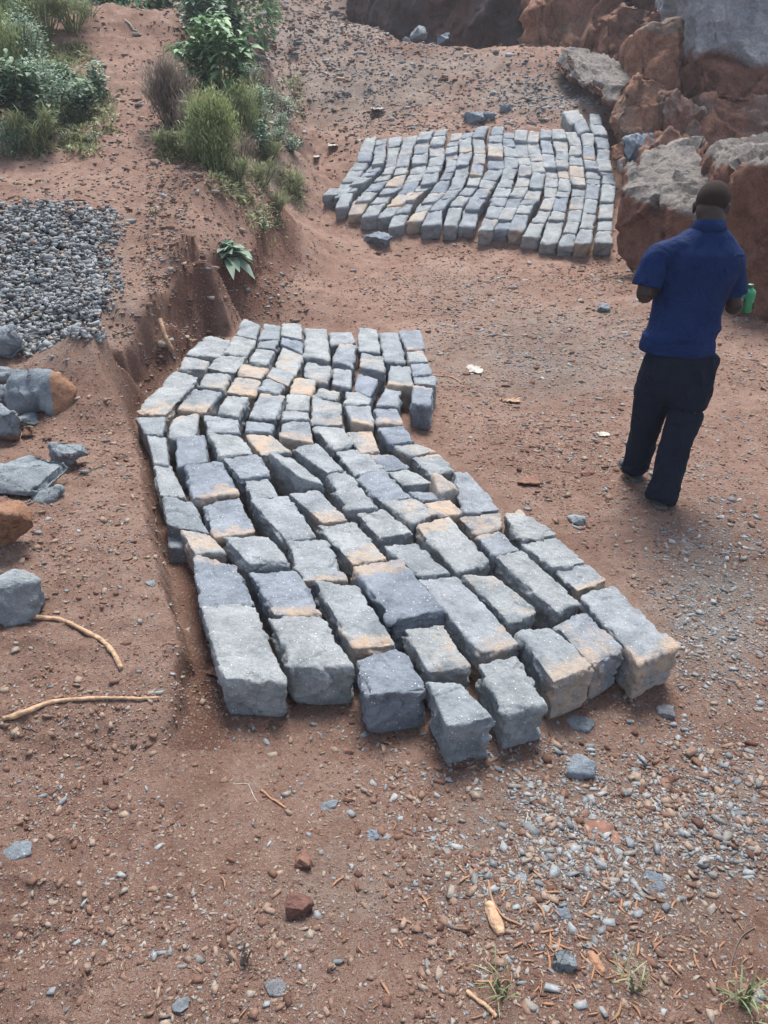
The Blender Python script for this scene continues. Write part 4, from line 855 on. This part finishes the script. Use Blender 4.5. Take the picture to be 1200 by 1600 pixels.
bush(410,286,30,60,'dry grass tuft on lower right flank of ridge','grass','grass tuft',seed=15,n=600,stems=14,name='grass_tuft')
bush(452,300,26,60,'dry grass tuft at the gully mouth','grass','grass tuft',seed=16,n=500,stems=14,name='grass_tuft')
bush(376,258,40,50,'greyish twiggy bush beside the yellow green one','dry','bush',seed=17,n=1200,stems=14,name='dry_bush')
for i, (a, b, hh, ww, kd, lb) in enumerate([(392,190,46,44,'feather','pale green feathery weed mid right flank of ridge'),(420,262,34,44,'grass','straw coloured grass clump below dull green bush'),
        (440,214,26,34,'weed','small weedy bush bordering the gravel gully'),(372,286,30,50,'grass','grass skirt right of the yellow green bush base'),(388,140,40,40,'weed','weedy bush under the dark leafy bush, ridge right side'),
        (300,250,34,60,'grass','brownish grass skirt left of the yellow green bush base'),(455,240,16,26,'pale','tiny pale plant on the gully edge'),(262,236,24,44,'grass','thin grass at foot of purplish twiggy bush'),
        (432,330,20,44,'grass','sparse grass low on the bank beside the gully mouth'),(372,196,40,40,'pale','pale leaved weed beneath the tall broad leaved plant')]):
    bush(a, b, hh, ww, lb, kd, 'plant', 'plants covering the shrub ridge', seed=300 + i, n={'feather': 1500, 'weed': 1100, 'grass': 650, 'pale': 260}[kd], stems=14, name='grass_clump' if kd == 'grass' else 'weed')
bush(410,362,28,20,'small green weed on the trench bank','weed','weed',seed=18,n=120,stems=5,name='weed')
bush(240,336,14,20,'tiny dark weed on the red slope','weed','weed',seed=19,n=60,stems=5,name='weed')
bush(150,222,14,34,'small grey green weed at foot of left bushes','weed','weed',seed=20,n=160,stems=8,name='weed')
bush(100,226,16,20,'tiny green weed near the left bushes','weed','weed',seed=21,n=100,stems=6,name='weed')
bush(160,150,46,34,'upright green weed standing alone on the mound','pale','weed',seed=22,n=320,stems=9,name='weed')
# bushes top left
TL = [(28,215,110,90,'dark','dark green leafy bush at left edge of mound'),(80,200,90,90,'weed','grey green leafy bush left on mound'),(10,150,120,80,'feather','tall grassy green bush at left edge, middle'),(45,120,90,90,'weed','blue green weedy bush in middle of left growth'),
      (15,70,100,90,'feather','light green feathery bush at top left corner'),(70,60,70,90,'grass','tall grass clump at top left'),(115,50,50,80,'grass','pale grass clump near the mound crest'),(125,186,52,80,'dark','low dark green bush nearest the bare slope'),
      (60,236,56,80,'grass','green grass clump under left bushes'),(140,28,22,50,'flower','pale flowering weed on mound crest'),(20,246,40,50,'weed','low weed at left edge above gravel'),(90,150,44,60,'dark','small dark bush under the mound hollow'),
      (122,196,26,46,'flower','white seeded weed beside bare slope'),(70,60,24,60,'flower','white seeded weed high on the left'),(66,212,40,40,'pale','pale leaved plant low among left bushes')]
for i, (a, b, hh, ww, kd, lb) in enumerate(TL):
    bush(a, b, hh, ww, lb, kd, 'bush' if kd in ('dark', 'weed', 'feather') else 'plant', 'bushes growing on the left mound', seed=60 + i, n={'feather': 3800, 'weed': 2300, 'dark': 1500, 'grass': 900, 'flower': 420, 'pale': 260}[kd], stems=18, name={'grass': 'grass_clump', 'flower': 'weed'}.get(kd, 'bush'))
# low growth, straw and litter under the bushes
def undergrowth():
    rr = np.random.default_rng(77); A = [(20,60,150,250,2600),(0,20,120,100,900),(255,150,330,250,1500),(330,120,470,310,3400),(380,290,470,360,500),(90,150,175,215,500),(60,22,150,60,400)]
    PX = np.concatenate([rr.uniform(a[0], a[2], a[4]) for a in A]); PY = np.concatenate([rr.uniform(a[1], a[3], a[4]) for a in A])
    gx = np.linspace(-20, 490, 30); gy = np.linspace(10, 370, 24); tab = np.array([[hit(a, b) for b in gy] for a in gx])
    fi = (PX - gx[0]) / (gx[1] - gx[0]); fj = (PY - gy[0]) / (gy[1] - gy[0]); i = fi.astype(int); j = fj.astype(int)
    jump = np.ptp(np.stack([tab[i, j, 1], tab[i + 1, j, 1], tab[i, j + 1, 1], tab[i + 1, j + 1, 1]]), axis=0) < 1.6; nz = fbm(np.column_stack([PX, PY, PX * 0]), .035, 3, 5) > -.12
    k = jump & nz; a = (fi - i)[:, None]; b = (fj - j)[:, None]; G = tab[i, j] * (1 - a) * (1 - b) + tab[i + 1, j] * a * (1 - b) + tab[i, j + 1] * (1 - a) * b + tab[i + 1, j + 1] * a * b; G = G[k]
    n = len(G); P = np.repeat(G, 5, 0) + np.column_stack([rr.normal(0, .05, (n * 5, 2)), np.zeros(n * 5)]); P[:, 2] = H(P[:, :2]) - .01; m = len(P)
    D = np.column_stack([rr.normal(0, .7, (m, 2)), rr.uniform(.15, 1.4, m)]); L = rr.uniform(.04, .17, m); V, F = leaves(P, D, L, L * rr.uniform(.04, .2, m), 3, droop=.4)
    mesh('undergrowth', V, F, MAT['grass'], attrs=dict(rnd=np.repeat(rr.random(m), 6)), kind='stuff', label='low grass, weeds and dry litter under the bushes', cat='undergrowth')
undergrowth()
# hedge behind the crest
for i, x in enumerate((-6.4,-5.2,-4.3,-3.4,-2.6)):
    rr = np.random.default_rng(i + 200); y = 16.0 + .3 * (i % 2); g = np.array([x, y, H([(x, y)])[0]]); root = empty('bush', g, ['dark green bush','broad dark bush','dense green bush','blue green bush','leafy green bush'][i] + ' behind the mound crest, ' + ['leftmost','second from left','in the middle','fourth from left','rightmost'][i], 'bush', 'bushes behind the mound crest')
    n = 2600; u = rr.normal(size=(n, 3)); u /= np.linalg.norm(u, axis=1)[:, None]; P = u * rr.uniform(.5, 1, n)[:, None] ** .5 * np.array([.75, .6, .75]) + np.array([0, 0, .75]); P += .12 * fbm(P, 3, 2, i)[:, None]
    L = rr.uniform(.06, .16, n); V, F = leaves(P, u + rr.normal(0, .5, (n, 3)) + np.array([0, 0, .3]), L, L * .45, i); mesh('foliage', V, F, MAT['dark_leaf'] if i % 2 else MAT['leaf'], parent=root, attrs=dict(rnd=np.repeat(np.clip(rr.random(n) * .9, 0, 1), 6)))
    SV, SF = tube([(0, 0, -.1), (.03, 0, .4), (0, .02, .9)], [.05, .04, .02], 7); mesh('trunk', SV, SF, MAT['stem'], parent=root)
# rosette plant in front of the bank
def rosette(px, py, wpx, label, seed, mat, n=46, tall=.5):
    rr = np.random.default_rng(seed); g = hit(px, py); z = to_px(g[None])[2][0]; w = wpx / FPX * z; root = empty('broad_leaved_plant', g, label, 'plant')
    a = np.arange(n) * 2.4 + rr.normal(0, .5, n); el = np.linspace(.05, 1.25, n) + rr.normal(0, .18, n); P = np.column_stack([np.cos(a) * .02, np.sin(a) * .02, .03 + .10 * np.linspace(0, 1, n) * tall / .5])
    D = np.column_stack([np.cos(a) * np.cos(el), np.sin(a) * np.cos(el), np.sin(el) + .25]); L = w * .5 * np.linspace(1.0, .45, n) * rr.uniform(.55, 1.25, n)
    V, F = leaves(P, D, L, L * rr.uniform(.28, .46, n), seed, droop=.55); mesh('foliage', V, F, mat, parent=root, smooth=True, attrs=dict(rnd=np.repeat(rr.random(n) * .9, 6)))
    v, f = tube([(0, 0, -.05), (0, 0, .06), (0, 0, .14)], [.018, .014, .008], 7); mesh('stem', v, f, MAT['stem'], parent=root)
rosette(356, 408, 108, 'leafy blue green rosette plant on the red trench bank', 3, MAT['pale_leaf'], 84)
bush(786,1545+10,30,34,'small green grass tuft near bottom right centre','grass','grass tuft',seed=90,n=26,stems=5,name='grass_tuft')
bush(990,1548,26,26,'tiny fresh green tuft in the right foreground gravel','grass','grass tuft',seed=91,n=30,stems=5,name='grass_tuft')
bush(1162,1572,50,40,'thin green grass tuft in the lower right corner','grass','grass tuft',seed=92,n=40,stems=6,name='grass_tuft')
bush(372,1506,40,50,'pale dried grass tuft in the left foreground','dry','grass tuft',seed=93,n=26,stems=6,name='grass_tuft')

# ------------------------------------------------------------------ the person
def section_loft(secs, sides=20):
    """secs: (centre, rx, ry[, twist]) horizontal ellipses from bottom to top"""
    V = []; F = []
    for q in secs:
        c, rx, ry = q[0], q[1], q[2]; tw = q[3] if len(q) > 3 else 0
        for k in range(sides):
            a = 2 * math.pi * k / sides; x, y = rx * math.cos(a), ry * math.sin(a)
            V.append((c[0] + x * math.cos(tw) - y * math.sin(tw), c[1] + x * math.sin(tw) + y * math.cos(tw), c[2]))
    n = len(secs)
    for i in range(n - 1):
        for k in range(sides): F.append((i * sides + k, i * sides + (k + 1) % sides, (i + 1) * sides + (k + 1) % sides, (i + 1) * sides + k))
    F.append(tuple(range(sides))[::-1]); F.append(tuple((n - 1) * sides + k for k in range(sides)))
    return np.array(V, float), F
def ball(c, r, rot=None, n=14):
    V = []; F = []; c = np.array(c, float)
    for i in range(n + 1):
        th = math.pi * i / n
        for k in range(n * 2):
            a = math.pi * k / n; p = np.array([math.sin(th) * math.cos(a), math.sin(th) * math.sin(a), math.cos(th)]) * r
            V.append(c + (rot @ p if rot is not None else p))
    m = n * 2
    for i in range(n):
        for k in range(m): F.append((i * m + k, (i + 1) * m + k, (i + 1) * m + (k + 1) % m, i * m + (k + 1) % m))
    return np.array(V), F
def limb(pts, rad, n=22, sides=16, squash=None):
    P = smooth_path(pts, n); r = np.interp(np.linspace(0, 1, n), np.linspace(0, 1, len(rad)), rad); return tube(P, r, sides, squash=squash)
def fuse(name, pieces, vox, mat, parent, iters=6, wr=None, cut=None, label=None):
    """union of closed pieces as one continuous smooth surface"""
    V = []; F = []; b = 0
    for v, f in pieces: V.append(v); F += [tuple(i + b for i in q) for q in f]; b += len(v)
    me = bpy.data.meshes.new('tmp'); me.from_pydata(np.vstack(V).tolist(), [], F); me.update(); o = bpy.data.objects.new('tmp', me); C.objects.link(o)
    r = o.modifiers.new('r', 'REMESH'); r.mode = 'VOXEL'; r.voxel_size = vox
    s_ = o.modifiers.new('s', 'SMOOTH'); s_.iterations = iters; s_.factor = .5
    dg = bpy.context.evaluated_depsgraph_get(); dg.update(); ev = o.evaluated_get(dg); m2 = bpy.data.meshes.new_from_object(ev)
    bpy.data.objects.remove(o); bpy.data.meshes.remove(me); m2.name = name
    n = len(m2.vertices); P = np.empty(n * 3, np.float32); m2.vertices.foreach_get('co', P); P = P.reshape(-1, 3).astype(float)
    N = np.empty(n * 3, np.float32); m2.vertices.foreach_get('normal', N); N = N.reshape(-1, 3)
    if wr is not None: P = P + N * wr(P, N)[:, None]
    m2.vertices.foreach_set('co', P.astype(np.float32).ravel()); m2.polygons.foreach_set('use_smooth', np.ones(len(m2.polygons), bool))
    m2.materials.clear(); m2.materials.append(mat); m2.update()
    ob = bpy.data.objects.new(name, m2); C.objects.link(ob); ob.parent = parent
    return ob
def person():
    org = np.array([1.57, 4.05, 0.0]); g1 = H([(1.60, 3.92)])[0]; g2 = H([(1.53, 4.27)])[0]
    root = empty('person', org, 'person in blue polo shirt and dark navy trousers walking away, holding green bottle', 'person')
    L = lambda v: np.array(v, float) - org
    def q(px, py, y): return L(at_y(px, py, y))
    skin = plain('dark_skin', (.027,.0155,.0115), .6, .15, 60, .15, spec=.35); hairm = plain('short_black_hair', (.024,.015,.012), .95, .3, 400, .6)
    m, nt, b = M('blue_polo'); v = nd(nt, 'ShaderNodeTexCoord').outputs['Object']
    nt.links.new(ramp(nt, noise(nt, v, 6, 4, .6), [(.3, (.0035,.013,.055)), (.7, (.006,.021,.082))]), b.inputs['Base Color']); b.inputs['Roughness'].default_value = .75; b.inputs['Specular IOR Level'].default_value = .1
    nt.links.new(bump(nt, noise(nt, v, 500, 2, .5), .25, .001, bump(nt, noise(nt, v, 8, 5, .55, 1.2), .8, .035)), b.inputs['Normal']); polo = m
    m, nt, b = M('navy_trousers'); v = nd(nt, 'ShaderNodeTexCoord').outputs['Object']
    nt.links.new(ramp(nt, noise(nt, v, 5, 4, .6), [(.3, (.006,.010,.019)), (.7, (.010,.015,.027))]), b.inputs['Base Color']); b.inputs['Roughness'].default_value = .85; b.inputs['Specular IOR Level'].default_value = .08
    nt.links.new(bump(nt, noise(nt, v, 7, 5, .5, 1.2), .7, .03), b.inputs['Normal']); trou = m
    shoe = plain('grey_shoe', (.05,.053,.058), .7, .2, 40, .3)
    # joints
    hipc = q(1062, 556, 4.05); neck = q(1108, 352, 4.07); shl, shr = q(1026, 396, 4.03), q(1141, 397, 4.10)
    ell, elr = q(1006, 462, 3.99), q(1146, 478, 4.10)
    wrl = ell + np.array([.16, .19, .04]); bottle = q(1168, 468, 4.42); wrr = bottle + np.array([-.085, -.075, -.035])
    hl, hr = q(1034, 572, 4.08), q(1088, 572, 4.03)
    kl, kr = q(1012, 655, 4.16), q(1064, 668, 3.99); al, ar = L((1.545, 4.24, g2 + .10)), L((1.60, 3.90, g1 + .10))
    tw = R(-6)
    # body: one continuous surface
    hd = L(at_y(1112, 324, 4.13)); yaw, pit = R(-38), R(-22)
    Rm = np.array(Matrix.Rotation(yaw, 3, 'Z') @ Matrix.Rotation(pit, 3, 'X'))
    def hp(x, y, z): return hd + Rm @ np.array([x, y, z])
    B = [section_loft([(hipc + (0, 0, -.06), .15, .10, tw), (hipc + (0, 0, .08), .15, .10, tw), (hipc * .5 + neck * .5, .145, .09, tw), (neck + (-.01, -.01, -.16), .17, .095, tw), (neck + (-.01, 0, -.08), .13, .08, tw), (neck + (0, 0, -.02), .065, .062, tw)])]
    B += [limb([neck + (0, 0, -.08), neck + (.01, .01, .02), hp(0, -.01, -.05)], [.076, .068, .068])]
    B += [ball(hp(0, -.012, .035), (.079, .099, .088), Rm), ball(hp(0, .03, -.045), (.060, .066, .070), Rm), ball(hp(0, .055, -.075), (.038, .035, .03), Rm), ball(hp(0, -.05, -.03), (.058, .045, .055), Rm),
          ball(hp(0, .105, -.015), (.013, .018, .024), Rm), ball(hp(0, .098, -.05), (.024, .012, .010), Rm), ball(hp(0, .088, .022), (.05, .014, .012), Rm)]
    for sx in (-1, 1): B += [ball(hp(sx * .082, .0, -.008), (.009, .020, .033), Rm), ball(hp(sx * .088, -.008, .004), (.007, .013, .020), Rm)]
    for s_, e_, w_ in ((shl, ell, wrl), (shr, elr, wrr)):
        B += [limb([neck * .55 + s_ * .45 + (0, 0, -.06), s_ + (0, 0, -.01), s_ * .5 + e_ * .5, e_], [.040, .046, .045, .042]), limb([e_, e_ * .6 + w_ * .4, w_], [.044, .043, .028])]
    for h_, k_, a_ in ((hl, kl, al), (hr, kr, ar)): B += [limb([h_, h_ * .5 + k_ * .5, k_, k_ * .5 + a_ * .5, a_], [.088, .08, .058, .055, .04])]
    # hands: palm, four fingers of different length, thumb
    def hand(w, f, up, side, curl, grip=None):
        f = f / np.linalg.norm(f); s_ = np.cross(f, up); s_ /= np.linalg.norm(s_); up = np.cross(s_, f); s_ = s_ * side; out = []
        for k in range(4):
            o_ = (k - 1.5) * .019; out.append(limb([w + s_ * o_ * .55, w + f * .045 + s_ * o_ * .9, w + f * .092 + s_ * o_], [.016, .0145, .0115], 10, 10))
        for k, ln in enumerate((.072, .080, .074, .058)):
            o_ = (k - 1.5) * .0205; p = w + f * .090 + s_ * o_; d = f.copy(); P = [p - f * .01, p]; a = 0
            for j, fr in enumerate((.45, .3, .25)):
                a += curl * (1, 1.15, .8)[j]; d = f * math.cos(a) - up * math.sin(a); p = p + d * ln * fr; P.append(p)
            out.append(limb(P, [.0098, .0095, .0088, .008, .0068], 14, 10))
        p0 = w + f * .028 - s_ * .024; P = [p0, p0 + f * .025 - s_ * .024 - up * .012, p0 + f * .052 - s_ * .026 - up * .03, p0 + f * .070 - s_ * .012 - up * .042]
        out.append(limb(P, [.015, .012, .0105, .008], 14, 10)); return out
    fr = np.array([.60, .72, .12]); upr = np.array([-.80, .55, .1])
    B += hand(wrr, fr, upr, 1, R(42)); B += hand(wrl, np.array([.75, .6, .05]), np.array([.0, -.1, 1.]), -1, R(38))
    fuse('body', B, .0055, skin, root, 5, lambda P, N: .0006 * fbm(P, 30, 2, 3))
    for sx in (-1, 1):
        v, f = ball(hp(sx * .031, .083, .004), (.012, .012, .010), Rm, 8); mesh('eye', v, f, MAT['paper'], smooth=True, parent=root)
        v, f = ball(hp(sx * .031, .0925, .003), (.005, .004, .005), Rm, 6); mesh('pupil', v, f, hairm, smooth=True, parent=bpy.data.objects[[o.name for o in root.children if o.name.startswith('eye')][-1]])
    # cropped hair: a cap over crown, back and sides, open over face and ears
    v, f = ball((0, 0, 0), (.0800, .1000, .0890), None, 26); loc = v + np.array([0, -.012, .035])
    keep = lambda p: (p[2] > .055 - 1.3 * max(0, -p[1] + .03)) if p[1] < .055 else (p[2] > .07)
    f = [q_ for q_ in f if all(keep(loc[i]) for i in q_)]; loc = loc + .0006 * fbm(loc, 120, 2, 5)[:, None]
    used = sorted({i for q_ in f for i in q_}); ix = {a: b_ for b_, a in enumerate(used)}; W = np.array([hd + Rm @ loc[i] for i in used]); F = [tuple(ix[i] for i in q_) for q_ in f]
    mesh('hair', W, F, hairm, smooth=True, parent=root)
    # polo shirt
    hem = q(1060, 538, 4.05); wrk = lambda P, N: .013 * fbm(P * np.array([1, 1, 1.6]) + P[:, 2:] * np.array([.5, 0, 0]), 5, 3, 31, ridge=True) * sstep(1.35, .95, P[:, 2]) + .010 * fbm(P * np.array([2.2, 1, .5]), 4, 2, 35, ridge=True) * sstep(.9, 1.2, P[:, 2]) * .6 + .006 * fbm(P, 11, 3, 33) + .009 * np.exp(-((P[:, 2] - hem[2] - .07 - .03 * np.sin(P[:, 0] * 9)) / .018) ** 2) - .007 * np.exp(-((P[:, 2] - hem[2] - .035) / .014) ** 2)
    S = [section_loft([(hem + (.0, 0, -.035), .196, .135, tw), (hem + (0, 0, .03), .192, .135, tw), (hem * .75 + neck * .25, .180, .128, tw), (hem * .5 + neck * .5, .190, .130, tw), (hem * .28 + neck * .72, .213, .132, tw), (neck + (-.015, -.01, -.13), .205, .118, tw), (neck + (-.01, -.0, -.08), .160, .10, tw), (neck + (-.004, .0, -.028), .105, .083, tw), (neck + (0, 0, -.005), .068, .068, tw)], 28)]
    for s_, e_ in ((shl, ell), (shr, elr)):
        end = s_ * .22 + e_ * .78; ou = (end - s_) / np.linalg.norm(end - s_)
        S += [limb([neck * .6 + s_ * .4 + (0, 0, -.045), s_ + (0, 0, -.012), s_ * .5 + end * .5, end], [.055, .064, .070, .076], 20, 20)]
    fuse('polo_shirt', S, .0075, polo, root, 12, wrk)
    # collar: a folded band round the neck
    V = []; F = []; n = 40
    for i in range(n):
        a = 2 * math.pi * i / n; back = .5 - .5 * math.sin(a - tw); dr = np.array([math.cos(a), math.sin(a), 0])
        for r_, z_ in ((.062, .028), (.067, .034), (.073, .030), (.088, -.012 - .004 * math.cos(3 * a)), (.084, -.018), (.066, -.012)):
            V.append(neck + np.array([.003, .004, 0]) + dr * r_ * np.array([1, .98, 1]) + np.array([0, 0, z_ * (.8 + .3 * back) - .012 + .012 * back]))
    for i in range(n):
        for k in range(6): F.append((i * 6 + k, ((i + 1) % n) * 6 + k, ((i + 1) % n) * 6 + (k + 1) % 6, i * 6 + (k + 1) % 6))
    mesh('collar', np.array(V), F, polo, smooth=True, parent=root)
    # trousers
    T = [section_loft([(hipc + (0, 0, -.27), .05, .05, tw), (hipc + (0, 0, -.2), .125, .095, tw), (hipc + (0, 0, -.09), .182, .128, tw), (hipc + (0, 0, .0), .176, .122, tw), (hipc + (0, 0, .06), .158, .105, tw)], 26)]
    T += [limb([hl + (-.0, 0, .06), hl * .5 + kl * .5 + (-.008, 0, 0), kl, kl * .5 + al * .5 + (0, -.005, 0), al + (0, -.01, -.05)], [.098, .096, .080, .073, .075], 26, 20)]
    T += [limb([hr + (-.0, 0, .06), hr * .5 + kr * .5 + (.008, 0, 0), kr, kr * .5 + ar * .5 + (0, -.012, 0), ar + (0, -.012, -.075)], [.100, .100, .086, .078, .083], 26, 20)]
    wt = lambda P, N: .016 * fbm(P * np.array([1.2, 1, .35]) + P[:, 2:] * np.array([.35, 0, 0]), 6, 3, 41, ridge=True) + .010 * fbm(P * np.array([1, 1, 2.2]), 9, 3, 43, ridge=True) * sstep(.35, .0, P[:, 2]) + .005 * fbm(P * np.array([1, 1, 2.]), 9, 3, 44, ridge=True)
    fuse('trousers', T, .0075, trou, root, 34, wt)
    for a_, gz, yw in ((al, g2, R(8)), (ar, g1, R(-8))):
        Ry = np.array(Matrix.Rotation(yw, 3, 'Z')); base = np.array([a_[0], a_[1], gz - org[2]])
        sp = [ball(base + Ry @ np.array([0, -.035, .038]), (.040, .050, .042), Ry), ball(base + Ry @ np.array([0, .045, .034]), (.043, .075, .034), Ry), ball(base + Ry @ np.array([.004, .12, .028]), (.044, .060, .027), Ry), ball(base + Ry @ np.array([0, -.01, .07]), (.040, .045, .045), Ry)]
        sh = fuse('shoe', sp, .005, shoe, root, 4)
        L_ = [base + Ry @ np.array([sx * w_, y_, 0]) for sx, w_, y_ in [(-1,.030,-.085),(-1,.040,-.05),(-1,.036,.03),(-1,.045,.10),(-1,.036,.16),(0,0,.182),(1,.036,.16),(1,.048,.10),(1,.038,.03),(1,.040,-.05),(1,.030,-.085)]]
        n = len(L_); V = [p + (0, 0, .002) for p in L_] + [p + (0, 0, .022) for p in L_]; F = [tuple(range(n))[::-1], tuple(range(n, 2 * n))] + [(i, (i + 1) % n, n + (i + 1) % n, n + i) for i in range(n)]
        mesh('sole', np.array(V), F, MAT['pebble'] if False else plain('worn_sole', (.09,.09,.088), .9, .2, 50), parent=sh)
    # the green bottle in the right hand
    bo = bottle + org; gm = plain('green_plastic', (.012,.19,.085), .4, .12, 20, spec=.5)
    prof = [(.0,-.070),(.030,-.070),(.036,-.064),(.037,-.02),(.0355,.0),(.037,.02),(.037,.040),(.033,.052),(.020,.062),(.014,.066),(.014,.074),(.0,.074)]
    sides = 22; V = []; F = []
    for r_, z_ in prof:
        for k in range(sides):
            a = 2 * math.pi * k / sides; V.append((max(r_, .0004) * math.cos(a), max(r_, .0004) * math.sin(a), z_))
    for i in range(len(prof) - 1):
        for k in range(sides): F.append((i * sides + k, i * sides + (k + 1) % sides, (i + 1) * sides + (k + 1) % sides, (i + 1) * sides + k))
    br = empty('bottle', bo, 'small green plastic bottle held in the right hand of person', 'bottle'); mesh('bottle_body', V, F, gm, smooth=True, parent=br)
    V, F = tube([(0, 0, .068), (0, 0, .086), (0, 0, .088)], [.017, .0168, .013], 18); mesh('cap', V, F, plain('dark_green_cap', (.008,.11,.05), .4, .1, 20, spec=.5), parent=br)
    V, F = tube(smooth_path([(-.014, 0, .082), (-.034, 0, .078), (-.042, 0, .055), (-.036, 0, .035)], 10), .0045, 8); mesh('handle', V, F, gm, smooth=True, parent=br)
person()

# thin haze volume added to lift the far darks, like a lens veil
def haze():
    bpy.context.view_layer.update()
    bm = bmesh.new(); bmesh.ops.create_cube(bm, size=1.0); me = bpy.data.meshes.new('haze'); bm.to_mesh(me); bm.free()
    o = bpy.data.objects.new('haze', me); C.objects.link(o); allz = np.array([(ob.matrix_world @ Vector(c)).z for ob in C.objects if ob.type == 'MESH' and ob.name != 'haze' for c in ob.bound_box]); lo, hi = allz.min() - 1, max(allz.max(), CAM_H) + .6
    print('haze z', lo, hi); o.scale = (460, 300, hi - lo); o.location = (0, 40, (hi + lo) / 2)
    m = bpy.data.materials.new('added_veil'); m.use_nodes = True; nt = m.node_tree; nt.nodes.remove(nt.nodes['Principled BSDF'])
    v = nt.nodes.new('ShaderNodeVolumePrincipled'); v.inputs['Color'].default_value = (.86, .90, 1.0, 1); v.inputs['Density'].default_value = .0018
    nt.links.new(v.outputs[0], nt.nodes['Material Output'].inputs['Volume']); me.materials.append(m)
    tag(o, 'thin pale haze volume added to lift the far dark tones', None, None, 'stuff')
haze()
